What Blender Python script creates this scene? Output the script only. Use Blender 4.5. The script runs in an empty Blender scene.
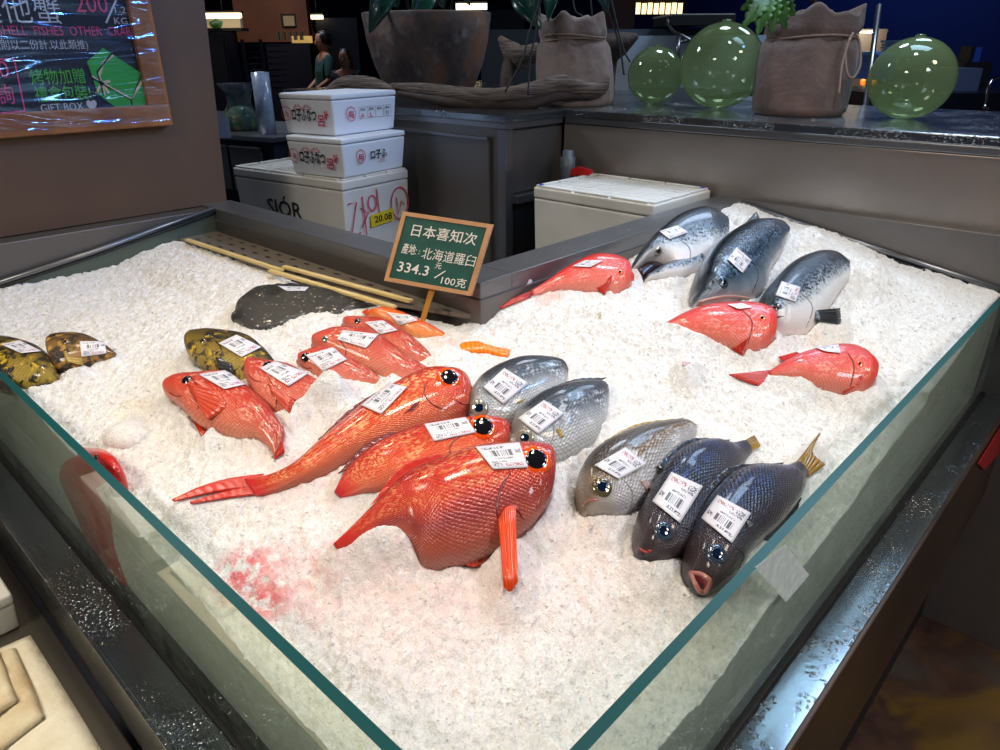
import bpy, bmesh, math, random
import numpy as np
from mathutils import Vector, Matrix
from mathutils.bvhtree import BVHTree
random.seed(7); np.random.seed(7)
SC = bpy.context.scene
COL = SC.collection
PI = math.pi
# ------------------------------------------------------------------ camera
F, PITCH, ROLL, YAW = 714.475, math.radians(24.642), math.radians(-0.376), math.radians(43.396)
CAM = Vector((0, 0, 1.45))
FW = Vector((math.cos(YAW)*math.cos(PITCH), math.sin(YAW)*math.cos(PITCH), -math.sin(PITCH)))
_rt = Vector((math.sin(YAW), -math.cos(YAW), 0)); _up = _rt.cross(FW)
RT = _rt*math.cos(ROLL) + _up*math.sin(ROLL)
UP = -_rt*math.sin(ROLL) + _up*math.cos(ROLL)
cd = bpy.data.cameras.new('camera'); cam = bpy.data.objects.new('camera', cd); COL.objects.link(cam)
cam.matrix_world = Matrix(((RT.x, UP.x, -FW.x, CAM.x), (RT.y, UP.y, -FW.y, CAM.y), (RT.z, UP.z, -FW.z, CAM.z), (0, 0, 0, 1)))
cd.sensor_width = 36; cd.sensor_fit = 'HORIZONTAL'; cd.lens = 36*F/1000; cd.clip_start = .02; cd.clip_end = 60
SC.camera = cam
# ------------------------------------------------------------------ world, lights, exposure
SC.view_settings.view_transform = 'Standard'; SC.view_settings.look = 'None'
SC.view_settings.gamma = 1; SC.view_settings.use_curve_mapping = False
SC.view_settings.exposure = 0.0
w = bpy.data.worlds.new('dim_market_air'); SC.world = w; w.use_nodes = True
w.node_tree.nodes['Background'].inputs[0].default_value = (.30, .38, .60, 1)
w.node_tree.nodes['Background'].inputs[1].default_value = .10
def lamp(name, loc, target, size, power, color, spread=170, shape='DISK', sy=None):
    l = bpy.data.lights.new(name, 'AREA'); l.shape = shape; l.size = size
    if sy: l.size_y = sy
    l.energy = power; l.color = color; l.spread = math.radians(spread)
    o = bpy.data.objects.new(name, l); COL.objects.link(o); o.location = loc
    o.rotation_euler = (Vector(target)-Vector(loc)).to_track_quat('-Z', 'Y').to_euler()
    return o
WARM = (1, .78, .54); NEUT = (1, .90, .80); COOL = (.82, .92, 1)
lamp('ceiling_spot', (.55, 1.55, 2.9), (.55, 1.35, .95), .22, 2.05, WARM, 75)
lamp('ceiling_spot', (1.15, .95, 2.9), (1.0, .75, .95), .22, 1.72, (1, .84, .66), 75)
lamp('ceiling_spot', (.75, .55, 2.9), (.55, .6, .9), .22, 1.65, (1, .86, .76), 75)
lamp('ceiling_spot', (1.75, .55, 2.9), (1.65, .55, 1), .22, 1.65, (.84, .91, 1), 70)
lamp('ceiling_spot', (.15, .95, 2.9), (.2, 1.0, .7), .22, 1.0, (1, .90, .74), 80)
lamp('skylight_panel', (2.30, .55, 2.30), (.9, .25, .7), .55, 5, (.50, .72, 1), 120, 'RECTANGLE', .35)
lamp('aisle_fill', (1.9, -1.4, 3.2), (1.5, -.2, 0), .5, 9, (1, .82, .62), 90)  # added fill, brightens the floor at the right
lamp('customer_side_fill', (-.9, .9, 2.4), (.2, .9, .75), .5, 8.5, (1, .91, .76), 100)  # added fill for the left pane and the ice behind it
lamp('customer_side_fill', (.9, -1.2, 2.4), (1.0, .2, .75), .5, 7, (.88, .93, 1), 100)  # added fill for the right pane and its ledge
lamp('aisle_fill', (1.0, 3.4, 3.0), (1.9, 2.4, 1.2), .5, 11, (.80, .88, 1), 120)  # added fill, lifts the pot and leaves
lamp('aisle_fill', (3.0, 1.6, 3.2), (2.3, 1.2, 1.2), .5, 8, (.78, .87, 1), 120)  # added fill for the back counter and glass balls
lamp('navy_wall_fill', (12.5, 4.0, 4.2), (15, 5, 1.5), 1.5, 45, (.25, .45, 1), 160)  # added blue fill so the far wall reads navy
lamp('kitchen_fill', (5.2, 8.6, 3.9), (5.6, 8.6, 1), 1.0, 36, (.55, .70, 1), 150)  # added fill so the distant people show
lamp('kitchen_fill', (4.3, 8.8, 3.4), (5.2, 9.6, 1.2), .6, 9, (1, .72, .42), 110)  # added warm fill near the wooden partition
lamp('kitchen_fill', (4.2, 1.0, 3.2), (4.0, 1.8, 1.2), .8, 26, (.60, .76, 1), 150)  # added fill, lightens the white machine and its surroundings
# ------------------------------------------------------------------ pixel helpers (photo pixel -> point on a real plane)
def ray(px, py): return FW + RT*((px-500)/F) - UP*((py-375)/F)
def on(px, py, ax, v):
    d = ray(px, py); return CAM + d*((v-CAM[ax])/d[ax])
def far(px, py, D): return CAM + ray(px, py)*D
def depth(P): return (Vector(P)-CAM).dot(FW)
# ------------------------------------------------------------------ materials
def S(h, a=1):
    h = h.lstrip('#'); r = []
    for i in (0, 2, 4):
        c = int(h[i:i+2], 16)/255; r.append(c/12.92 if c <= .04045 else ((c+.055)/1.055)**2.4)
    return (*r, a)
class NT:
    def __init__(s, name):
        s.m = bpy.data.materials.new(name); s.m.use_nodes = True; s.t = s.m.node_tree; s.b = s.t.nodes['Principled BSDF']
    def n(s, typ, ins=None, **props):
        n = s.t.nodes.new(typ)
        for k, v in props.items(): setattr(n, k, v)
        for k, v in (ins or {}).items(): s.l(v, n.inputs[k])
        return n
    def l(s, v, sock):
        if hasattr(v, 'is_output'): s.t.links.new(v, sock)
        else: sock.default_value = v
    def set(s, **k):
        for a, v in k.items(): s.l(v, s.b.inputs[a.replace('_', ' ')])
        return s
    def ramp(s, fac, stops, interp='LINEAR'):
        r = s.n('ShaderNodeValToRGB', {0: fac}); e = r.color_ramp.elements; r.color_ramp.interpolation = interp
        while len(e) < len(stops): e.new(.5)
        for i, (p, c) in enumerate(stops): e[i].position = p; e[i].color = c if len(c) == 4 else (*c, 1)
        return r.outputs[0]
    def noise(s, vec, scale, detail=4, rough=.55, dist=0):
        return s.n('ShaderNodeTexNoise', {'Vector': vec, 'Scale': scale, 'Detail': detail, 'Roughness': rough, 'Distortion': dist}).outputs[0]
    def mix(s, f, a, b, mode='MIX'):
        m = s.n('ShaderNodeMix', data_type='RGBA', blend_type=mode); s.l(f, m.inputs[0]); s.l(a, m.inputs[6]); s.l(b, m.inputs[7]); return m.outputs[2]
    def math(s, op, a, b=0, c=0, clamp=False):
        m = s.n('ShaderNodeMath', operation=op, use_clamp=clamp); s.l(a, m.inputs[0]); s.l(b, m.inputs[1]); s.l(c, m.inputs[2]); return m.outputs[0]
    def step(s, v, a, b):
        m = s.n('ShaderNodeMapRange', {0: v, 1: a, 2: b}); return m.outputs[0]
    def bump(s, h, strength=.3, dist=.002, normal=None):
        b = s.n('ShaderNodeBump', {'Height': h, 'Strength': strength, 'Distance': dist})
        if normal is not None: s.l(normal, b.inputs['Normal'])
        return b.outputs[0]
    def schlick(s, f0):
        f = s.n('ShaderNodeLayerWeight', {0: .5}).outputs['Facing']
        return s.math('ADD', s.math('MULTIPLY', s.math('POWER', f, 5), 1-f0), f0)
    @property
    def obj(s): return s.n('ShaderNodeTexCoord').outputs['Object']
    @property
    def uv(s): return s.n('ShaderNodeTexCoord').outputs['UV']
    def sep(s, v): return s.n('ShaderNodeSeparateXYZ', {0: v}).outputs
    def mapv(s, v, scale=(1, 1, 1), loc=(0, 0, 0), rot=(0, 0, 0)):
        return s.n('ShaderNodeMapping', {0: v, 'Scale': scale, 'Location': loc, 'Rotation': rot}).outputs[0]
def mat(name, col, rough=.5, metal=0, var=None, vs=8, bump=0, bs=60, bd=.002, emit=None, es=1, spec=.5, coat=0):
    t = NT(name); c = S(col) if isinstance(col, str) else col
    if var:
        t.set(Base_Color=t.mix(t.step(t.noise(t.obj, vs), .35, .65), c, S(var)))
    else: t.set(Base_Color=c)
    t.set(Roughness=rough, Metallic=metal); t.b.inputs['Specular IOR Level'].default_value = spec
    t.b.inputs['Coat Weight'].default_value = coat
    if bump: t.set(Normal=t.bump(t.noise(t.obj, bs), bump, bd))
    if emit: t.b.inputs['Emission Color'].default_value = S(emit); t.b.inputs['Emission Strength'].default_value = es
    return t.m
def steel(name, col='#8d8f93', rough=.34, smear=.12, brush=(2, 2, 60), wet=0, met=.92):
    t = NT(name); o = t.obj
    n1 = t.noise(o, 5, 5); n2 = t.noise(t.mapv(o, brush), 6, 3)
    t.set(Metallic=met, Base_Color=t.mix(n1, S(col), t.mix(.5, S(col), S('#5a5652'))))
    t.set(Roughness=t.math('ADD', t.math('MULTIPLY', n1, smear*2), rough-smear))
    h = t.bump(n2, .06, .001)
    if wet:
        v = t.n('ShaderNodeTexVoronoi', {'Vector': o, 'Scale': 170, 'Randomness': 1.0}).outputs[0]
        msk = t.step(t.noise(o, 9, 3), .46, .62)
        drop = t.math('MULTIPLY', t.step(v, .42, .22), msk)
        h = t.bump(drop, wet, .004, h)
    t.set(Normal=h)
    return t.m
def glassmat(name, tint, refl=1.0, dirt=0, dirtcol='#c8d2c4', ior=1.45):
    t = NT(name); tr = t.n('ShaderNodeBsdfTransparent', {0: S(tint)}); gl = t.n('ShaderNodeBsdfGlossy', {0: (1, 1, 1, 1), 'Roughness': .02})
    fr = t.schlick((1-ior)**2/(1+ior)**2)
    m = t.n('ShaderNodeMixShader', {0: t.math('MULTIPLY', fr, refl), 1: tr.outputs[0], 2: gl.outputs[0]})
    out = m.outputs[0]
    if dirt:
        df = t.n('ShaderNodeBsdfDiffuse', {0: S(dirtcol)})
        msk = t.math('MULTIPLY', t.step(t.noise(t.mapv(t.obj, (3, 3, 1.2)), 7, 6, .65), .3, .75), dirt)
        out = t.n('ShaderNodeMixShader', {0: msk, 1: out, 2: df.outputs[0]}).outputs[0]
    t.t.links.new(out, t.t.nodes['Material Output'].inputs[0])
    return t.m
# ------------------------------------------------------------------ object helpers
def link(name, me, mats, parent=None, loc=None, smooth=False):
    for m in (mats if isinstance(mats, (list, tuple)) else [mats]): me.materials.append(m)
    o = bpy.data.objects.new(name, me); COL.objects.link(o)
    if smooth: me.shade_smooth()
    if parent is not None:
        o.parent = parent
        # meshes are written in world coordinates; bring them into the parent's frame
        P = parent; off = Vector((0, 0, 0))
        while P is not None: off += P.location; P = P.parent
        me.transform(Matrix.Translation(-off))
    elif loc is not None:
        me.transform(Matrix.Translation(-Vector(loc))); o.location = loc
    return o
def thing(name, label, cat, loc, group=None):
    o = bpy.data.objects.new(name, None); COL.objects.link(o); o.location = loc; o.empty_display_size = .05
    return tag(o, label, cat, group)
def tag(o, label, cat, group=None, kind=None):
    o['label'] = label; o['category'] = cat
    if group: o['group'] = group
    if kind: o['kind'] = kind
    return o
def struct(o): o['kind'] = 'structure'; return o
def bm_mesh(bm, name='m'):
    bmesh.ops.recalc_face_normals(bm, faces=bm.faces); me = bpy.data.meshes.new(name); bm.to_mesh(me); bm.free(); return me
def pydata(V, Fc, name='m', uvs=None):
    me = bpy.data.meshes.new(name); me.from_pydata([tuple(v) for v in V], [], Fc); me.update()
    if uvs is not None:
        ul = me.uv_layers.new(name='UVMap')
        for lp in me.loops: ul.data[lp.index].uv = uvs[lp.vertex_index]
    return me
def add_box(bm, lo, hi, M=None, mi=0, bevel=0):
    r = bmesh.ops.create_cube(bm, size=1); vs = r['verts']
    lo = Vector(lo); hi = Vector(hi)
    for v in vs:
        v.co = Vector((lo[i]+(v.co[i]+.5)*(hi[i]-lo[i]) for i in range(3)))
    fs = {f for v in vs for f in v.link_faces}
    for f in fs: f.material_index = mi
    if bevel:
        es = list({e for v in vs for e in v.link_edges})
        g = bmesh.ops.bevel(bm, geom=es, offset=bevel, segments=2, affect='EDGES', profile=.6)
        vs = list({v for f in g['faces'] for v in f.verts} | {v for v in vs if v.is_valid})
    if M is not None:
        for v in vs: v.co = M @ v.co
    return vs
def box(name, lo, hi, m, parent=None, M=None, bevel=.002, loc=None):
    bm = bmesh.new(); add_box(bm, lo, hi, M, 0, bevel); return link(name, bm_mesh(bm), m, parent, loc)
def prism(name, pts, d, m, parent=None, loc=None, bevel=0):
    """closed polygon pts (3-D) pushed along vector d"""
    bm = bmesh.new(); a = [bm.verts.new(p) for p in pts]; b = [bm.verts.new(Vector(p)+Vector(d)) for p in pts]; n = len(pts)
    bm.faces.new(a); bm.faces.new(b[::-1])
    for i in range(n): bm.faces.new((a[i], b[i], b[(i+1) % n], a[(i+1) % n]))
    if bevel: bmesh.ops.bevel(bm, geom=bm.edges[:], offset=bevel, segments=2, affect='EDGES')
    return link(name, bm_mesh(bm), m, parent, loc)
def cr(P, n):
    """Catmull-Rom resample of a list of Vectors/tuples to n points"""
    P = [np.array(p, float) for p in P]; L = [P[0]*2-P[1]]+P+[P[-1]*2-P[-2]]; out = []
    for k in range(n):
        t = k/(n-1)*(len(P)-1); i = min(int(t), len(P)-2); t -= i; a, b, c, d = L[i:i+4]
        out.append(.5*((2*b)+(-a+c)*t+(2*a-5*b+4*c-d)*t*t+(-a+3*b-3*c+d)*t**3))
    return out
def tube_mesh(pts, rad, seg=10, n=None, caps=True, noise=0, flat=1):
    P = [Vector(p) for p in (cr(pts, n) if n else pts)]; R = [r[0] for r in cr([(r,) for r in rad], len(P))] if isinstance(rad, (list, tuple)) else [rad]*len(P)
    V = []; Fc = []; T0 = None; nx = None
    for i, p in enumerate(P):
        T = (P[min(i+1, len(P)-1)]-P[max(i-1, 0)]).normalized()
        if nx is None:
            a = Vector((0, 0, 1)) if abs(T.z) < .9 else Vector((1, 0, 0)); nx = T.cross(a).normalized()
        else: nx = (nx - T*nx.dot(T)).normalized()
        ny = T.cross(nx)
        for j in range(seg):
            t = 2*PI*j/seg; r = R[i]*(1+noise*(random.random()-.5))
            V.append(p+nx*math.cos(t)*r+ny*math.sin(t)*r*flat)
    for i in range(len(P)-1):
        for j in range(seg):
            a = i*seg+j; b = i*seg+(j+1) % seg; Fc.append((a, b, b+seg, a+seg))
    if caps:
        Fc.append(tuple(range(seg))[::-1]); Fc.append(tuple((len(P)-1)*seg+j for j in range(seg)))
    return pydata(V, Fc)
def tube(name, pts, rad, m, parent=None, loc=None, **k): return link(name, tube_mesh(pts, rad, **k), m, parent, loc, True)
def lathe_mesh(prof, c, seg=32, axis=None, sx=1, sy=1, wob=None):
    c = Vector(c); V = []; Fc = []
    Q = Matrix.Identity(3) if axis is None else Vector((0, 0, 1)).rotation_difference(Vector(axis)).to_matrix()
    for i, (r, z) in enumerate(prof):
        for j in range(seg):
            t = 2*PI*j/seg; k = wob(t, z) if wob else 1
            V.append(c+Q @ Vector((r*k*math.cos(t)*sx, r*k*math.sin(t)*sy, z)))
    for i in range(len(prof)-1):
        for j in range(seg):
            a = i*seg+j; b = i*seg+(j+1) % seg; Fc.append((a, b, b+seg, a+seg))
    Fc.append(tuple(range(seg))[::-1]); Fc.append(tuple((len(prof)-1)*seg+j for j in range(seg)))
    return pydata(V, Fc)
def lathe(name, prof, c, m, parent=None, loc=None, **k): return link(name, lathe_mesh(prof, c, **k), m, parent, loc, True)
def text_into(bm, s, size, O, X, Y, w=None, bold=.0, lift=.0004, mi=0, center=False):
    """flat lettering written into bm: O lower-left corner, X right, Y up (unit vectors); w = fitted width"""
    c = bpy.data.curves.new('t', 'FONT'); c.body = s; c.size = 1; c.offset = bold; c.resolution_u = 2
    if center: c.align_x = 'CENTER'
    o = bpy.data.objects.new('t', c); COL.objects.link(o); bpy.context.view_layer.update()
    me = bpy.data.meshes.new_from_object(o); wd = max(o.dimensions.x, 1e-4); bpy.data.objects.remove(o)
    kx = (w/wd) if w else size; X = Vector(X); Y = Vector(Y); N = X.cross(Y).normalized()
    base = len(bm.verts); 
    vs = [bm.verts.new(Vector(O)+X*(v.co.x*kx)+Y*(v.co.y*size)+N*lift) for v in me.vertices]
    for p in me.polygons:
        try: f = bm.faces.new([vs[i] for i in p.vertices]); f.material_index = mi
        except ValueError: pass
def stroke_into(bm, pts, wd, O, X, Y, lift=.0005, n=None, mi=0):
    """flat brush stroke through 2-D points (in metres along X,Y from O)"""
    P = [Vector((p[0], p[1])) for p in (cr(pts, n) if n else pts)]; X = Vector(X); Y = Vector(Y); N = X.cross(Y).normalized(); prev = None
    for i, p in enumerate(P):
        d = (P[min(i+1, len(P)-1)]-P[max(i-1, 0)]); d = d.normalized() if d.length else Vector((1, 0)); q = Vector((-d.y, d.x))*wd/2
        a, b = [bm.verts.new(Vector(O)+X*u.x+Y*u.y+N*lift) for u in (p+q, p-q)]
        if prev: f = bm.faces.new((prev[0], prev[1], b, a)); f.material_index = mi
        prev = (a, b)
def circ(cx, cy, r, n=24, a0=0, a1=2*PI): return [(cx+r*math.cos(a0+(a1-a0)*i/n), cy+r*math.sin(a0+(a1-a0)*i/n)) for i in range(n+1)]
def flatmesh(name, bm, mats, parent): 
    me = bpy.data.meshes.new(name); bm.to_mesh(me); bm.free(); return link(name, me, mats, parent)
# ------------------------------------------------------------------ shared materials
M_STEEL = steel('brushed_steel'); M_STEELD = steel('dark_brushed_steel', '#7a7674', .38, met=.78)
M_WET = steel('wet_steel', '#868d94', .17, .08, wet=.5)
M_RAIL = steel('worn_rail_steel', '#84868a', .34, .1, (30, 2, 30), wet=.25, met=.72)
M_BLACK = mat('black_rubber', '#0c0d10', .45)
M_PANE = glassmat('clear_greenish_glass', '#f1f7f2', 1, .13, '#b8c4b8')
M_EDGE = NT('glass_edge'); M_EDGE.set(Base_Color=S('#12494a'), Roughness=.35); M_EDGE.b.inputs['Specular IOR Level'].default_value = .15; M_EDGE = M_EDGE.m
M_FOAM = mat('white_foam', '#d9d8d2', .75, var='#c9c8c0', vs=5, bump=.25, bs=260, bd=.001)
M_FOAMB = mat('bluish_foam', '#dfe3ea', .7, bump=.25, bs=260, bd=.001)
M_NAVY = mat('dark_navy_paint', '#0b1024', .6)
M_DARK = mat('near_black_paint', '#0a0a10', .6)
# =================================================================== SETTING
def floor_mat():
    t = NT('brown_floor'); o = t.obj
    n = t.step(t.noise(o, 2.2, 4, .6, .6), .52, .60); n2 = t.noise(o, 14, 5)
    c = t.mix(t.step(n2, .35, .7), S('#2b1a18'), S('#4a3328')); c = t.mix(n, c, S('#5c4612'))
    c = t.mix(t.step(t.noise(o, 3.1, 3), .55, .65), c, S('#3a3631'))
    t.set(Base_Color=c, Roughness=.45, Normal=t.bump(n2, .15, .003)); return t.m
struct(box('floor', (-3, -6, -.1), (18, 18, 0), floor_mat(), bevel=0))
struct(box('wall_right', (15, -6, 0), (15.2, 18, 4.5), mat('navy_wall', '#0c2058', .8), bevel=0))
struct(box('wall_back', (-3, 16, 0), (15, 16.2, 4.5), mat('dark_back_wall', '#10132e', .8), bevel=0))
struct(box('ceiling', (-3, -6, 4.5), (18, 18, 4.6), mat('dark_ceiling', '#08080c', .9), bevel=0))
YB = 1.94
M_BROWN = mat('brown_panel_paint', '#614a38', .55, var='#573f2f', vs=2)
wl = struct(prism('wall_left', [(-1.5, YB, 1.062), (.945, YB, 1.062), (.985, YB, 1.80), (-1.5, YB, 1.80)], (0, .12, 0), M_BROWN))
# =================================================================== DISPLAY COUNTER
X0 = Y0 = .227; XN = YN = .872; XF = 1.878; YF = 1.868; ZR = 1.065; ZG = .95; ZL = .69
ctr = thing('display_counter', 'large L-shaped steel and glass fish counter filled with crushed ice', 'counter', (1, 1, 0))
def pane(name, lo, hi):
    bm = bmesh.new(); add_box(bm, lo, hi); me = bm_mesh(bm)
    for p in me.polygons: p.material_index = 1 if abs(p.normal.z) > .5 or p.area < .02 else 0
    return link(name, me, [M_PANE, M_EDGE], ctr)
pane('glass_panel', (X0-.011, X0-.011, ZL), (X0, YF+.05, ZG))
pane('glass_panel', (X0, Y0-.011, ZL), (XF+.03, Y0, ZG))
# wet ledges with drip lips, black seals
bm = bmesh.new(); add_box(bm, (.154, .154, ZL-.012), (X0+.02, 2.3, ZL), None, 0, .002); add_box(bm, (.152, .152, ZL-.105), (.158, 2.3, ZL+.004), None, 0, .0015)
link('ledge', bm_mesh(bm), M_WET, ctr)
bm = bmesh.new(); add_box(bm, (.158, .154, ZL-.012), (3.0, X0+.02, ZL+.004), None, 0, .002)
link('ledge', bm_mesh(bm), M_WET, ctr)
box('side_panel', (.158, .150, .42), (3.0, .158, ZL+.006), mat('bronze_steel', '#4e3c30', .4, .6, var='#3a2c26', vs=3), ctr)
box('seal', (X0-.017, X0-.017, ZL), (X0-.0105, YF+.05, ZL+.005), M_BLACK, ctr, bevel=.002)
box('seal', (X0-.0105, Y0-.020, ZL+.004), (3.0, Y0-.0105, ZL+.013), M_BLACK, ctr, bevel=.002)
box('base_cabinet', (.20, .20, 0), (2.9, .86, ZL-.012), M_DARK, ctr)
# well floor
bm = bmesh.new(); add_box(bm, (X0, Y0, ZL-.01), (XF, YN, ZL)); add_box(bm, (X0, YN, ZL-.01), (XN, YF, ZL)); link('well_floor', bm_mesh(bm), M_STEELD, ctr)
# rails round the notch: broad flat top, folded inner face with a seam
def rail(name, pts, m=M_RAIL): return prism(name, pts, (0, 0, -.34), m, ctr)
wr = .085
bm = bmesh.new()
add_box(bm, (XN, YN, .70), (XN+wr, YF+.075, ZR), None, 0, .002)
link('rail', bm_mesh(bm), M_RAIL, ctr)
bm = bmesh.new(); add_box(bm, (XN+wr, YN, .70), (XF+.04, YN+wr, ZR), None, 0, .002)
link('rail', bm_mesh(bm), M_RAIL, ctr)
for a, b in (((XN-.004, YN-.004, .70), (XN, YF, ZR-.031)), ((XN, YN-.004, .70), (XF, YN, ZR-.031))):
    box('inner_liner', a, b, M_STEELD, ctr, bevel=.001)
# end walls: horizontal strip above, sloping liner below
box('end_strip', (X0-.3, YF+.012, ZL), (XN, YB-.001, 1.060), M_STEELD, ctr)
prism('end_liner', [(X0, YF, ZL), (XN, YF, ZL), (XN, YF, ZR-.008), (X0-.05, YF, ZG-.005)], (0, .012, 0), mat('greenish_liner', '#5f6a60', .35, .5), ctr)
tube('liner_bead', [(X0-.05, YF-.001, ZG+.004), (.55, YF-.001, 1.008), (XN, YF-.001, ZR)], .0065, M_STEEL, ctr)
tube('liner_seal', [(X0-.05, YF-.004, ZG-.006), (.55, YF-.004, .998), (XN, YF-.004, ZR-.012)], .003, M_BLACK, ctr)
box('end_strip', (XF+.006, Y0-.3, ZL), (1.917, YN, 1.068), M_STEELD, ctr)
prism('end_liner', [(XF, Y0, ZL), (XF, YN, ZL), (XF, YN, ZR-.012), (XF, Y0-.02, ZG-.01)], (.006, 0, 0), mat('navy_liner', '#3c4550', .3, .6), ctr)
tube('liner_bead', [(XF-.002, Y0, ZG+.0), (XF-.002, .55, 1.005), (XF-.002, YN, ZR-.004)], .006, M_STEEL, ctr)
tube('liner_seal', [(XF-.006, Y0, ZG-.012), (XF-.006, .55, .992), (XF-.006, YN, ZR-.016)], .0035, M_BLACK, ctr)
# perforated shelf in the left bay and its yellowed dividers
def perf():
    t = NT('perforated_steel'); o = t.obj; s = t.sep(t.mapv(o, (34, 17, 1)))
    fx = t.math('PINGPONG', s[0], .5); fy = t.math('PINGPONG', s[1], .5)
    d = t.math('SQRT', t.math('ADD', t.math('POWER', t.math('MULTIPLY', fx, 1.0), 2), t.math('POWER', t.math('MULTIPLY', fy, .8), 2)))
    hole = t.step(d, .13, .17)
    t.set(Base_Color=t.mix(hole, S('#08080a'), S('#746c62')), Metallic=t.math('MULTIPLY', hole, .3), Roughness=.4); return t.m
prism('perforated_shelf', [(.762, YF, 1.003), (.772, 1.40, 1.003), (.80, 1.10, 1.003), (.828, 1.005, 1.003), (.860, .90, 1.003), (XN-.004, .895, 1.003), (XN-.004, YF, 1.003)], (0, 0, -.008), perf(), ctr)
ybd = mat('yellowed_plastic', '#d8c088', .45, var='#c9b070', vs=9)
for (a, b) in (((187, 241), (282, 272)), ((284, 268), (412, 303)), ((270, 272), (395, 309))):
    A = on(*a, 2, 1.008); B = on(*b, 2, 1.008); d = (B-A).normalized(); s = Vector((-d.y, d.x, 0))*.007
    prism('divider', [A-s, B-s, B+s, A+s], (0, 0, .006), ybd, ctr, bevel=.0015)
# =================================================================== ICE HEIGHT FIELD
CP = [(.227,.227,.80),(.227,.59,.832),(.227,.9,.868),(.227,1.3,.905),(.227,1.6,.928),(.227,1.868,.945),
      (.35,1.868,.963),(.514,1.868,.960),(.633,1.868,.970),(.72,1.868,.992),(.86,1.87,.985),(.87,1.4,.985),(.80,1.1,.99),(.868,.93,.985),
      (.95,.86,1.005),(1.2,.86,1.01),(1.878,.236,.945),(1.878,.30,.955),(1.878,.45,.972),(1.80,.60,1.025),(1.86,.86,1.055),(1.55,.86,1.04),
      (.55,.227,.805),(1.0,.227,.835),(1.5,.227,.895),(.70,.70,.925),(.45,.45,.85),(1.2,.5,.955),(1.6,.5,.99),(.6,1.3,.97),(.45,.9,.93)]
_cp = np.array(CP)
def _phi(r2): return np.where(r2 > 1e-12, r2*np.log(np.maximum(r2, 1e-12))*.5, 0)
_n = len(_cp); _A = np.zeros((_n+3, _n+3)); _d2 = ((_cp[:, None, :2]-_cp[None, :, :2])**2).sum(2)
_A[:_n, :_n] = _phi(_d2)+np.eye(_n)*2e-3; _A[:_n, _n] = 1; _A[:_n, _n+1:] = _cp[:, :2]; _A[_n:, :_n] = _A[:_n, _n:].T
_w = np.linalg.solve(_A, np.concatenate([_cp[:, 2], [0, 0, 0]]))
def ice0(x, y):
    x = np.asarray(x, float); y = np.asarray(y, float)
    d2 = (x[..., None]-_cp[:, 0])**2+(y[..., None]-_cp[:, 1])**2
    return _phi(d2) @ _w[:_n]+_w[_n]+_w[_n+1]*x+_w[_n+2]*y
def on_ice(px, py, h=0):
    z = .94
    for _ in range(12):
        P = on(px, py, 2, z); z = .5*z+.5*(float(ice0(min(max(P.x, .2), 1.9), min(max(P.y, .2), 1.9)))+h)
    return on(px, py, 2, z)
# =================================================================== FISH
def fish_mat(name, ramp, ks=(60, 22), sb=.35, sdark=.25, rough=.22, metal=.0, head=None, hu=.25, blot=None, spots=None, glint=None, coat=.5, stripes=None, tail=None, flank=.0):
    t = NT(name); s = t.sep(t.uv); o = t.obj
    v = t.math('ADD', s[1], t.math('MULTIPLY', t.math('SUBTRACT', t.noise(o, 30, 4), .5), .18))
    c = t.ramp(v, [(p, S(q)) for p, q in ramp])
    vo = t.n('ShaderNodeTexVoronoi', {'Vector': t.mapv(t.uv, (ks[0], ks[1], 1), rot=(0, 0, PI/4)), 'Scale': 1.0, 'Randomness': .2})
    body = t.step(s[0], hu-.01, hu+.03)
    edge = t.math('MULTIPLY', t.step(vo.outputs[0], .35, .62), body)
    c = t.mix(t.math('MULTIPLY', edge, sdark), c, t.mix(1.0, c, (.25, .2, .2, 1), 'MULTIPLY'))
    if glint:  # bright scale glints mixed into the skin colour
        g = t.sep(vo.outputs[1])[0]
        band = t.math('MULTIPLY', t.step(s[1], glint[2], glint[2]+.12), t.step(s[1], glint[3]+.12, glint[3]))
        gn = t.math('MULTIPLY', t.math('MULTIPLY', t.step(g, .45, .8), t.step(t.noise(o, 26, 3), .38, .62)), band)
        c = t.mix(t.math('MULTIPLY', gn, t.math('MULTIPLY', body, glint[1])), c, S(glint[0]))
    if stripes:
        st = t.math('PINGPONG', t.math('MULTIPLY', s[1], stripes[1]), .5)
        c = t.mix(t.math('MULTIPLY', t.math('MULTIPLY', t.step(st, .30, .44), body), stripes[2]), c, S(stripes[0]))
    if head: c = t.mix(t.math('MULTIPLY', t.step(t.math('ADD', s[0], t.math('MULTIPLY', t.math('SUBTRACT', t.noise(o, 40, 3), .5), .1)), hu+.03, hu-.05), head[1]), c, S(head[0]))
    if tail: c = t.mix(t.step(s[0], tail[1], tail[1]+.12), c, S(tail[0]))
    for b in (blot or []): c = t.mix(t.step(t.noise(o, b[1], 4, .6, .5), b[2], b[2]+.08), c, S(b[0]))
    for b in (spots or []):
        sv = t.n('ShaderNodeTexVoronoi', {'Vector': o, 'Scale': b[1], 'Randomness': 1.0}).outputs[0]
        c = t.mix(t.math('MULTIPLY', t.step(sv, b[2]+.08, b[2]), t.step(s[1], b[3], b[3]+.15)), c, S(b[0]))
    t.set(Base_Color=c, Roughness=t.math('ADD', rough, t.math('MULTIPLY', t.noise(o, 60, 3), .15)), Metallic=metal)
    t.b.inputs['Coat Weight'].default_value = coat*.7; t.b.inputs['Coat Roughness'].default_value = .1
    h = t.bump(vo.outputs[0], min(1, sb*1.3), .002); h = t.bump(t.noise(o, 110, 4, .6), .35, .0018, h); h = t.bump(t.noise(o, 34, 3), .3, .004, h)
    t.set(Normal=h); return t.m
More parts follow.
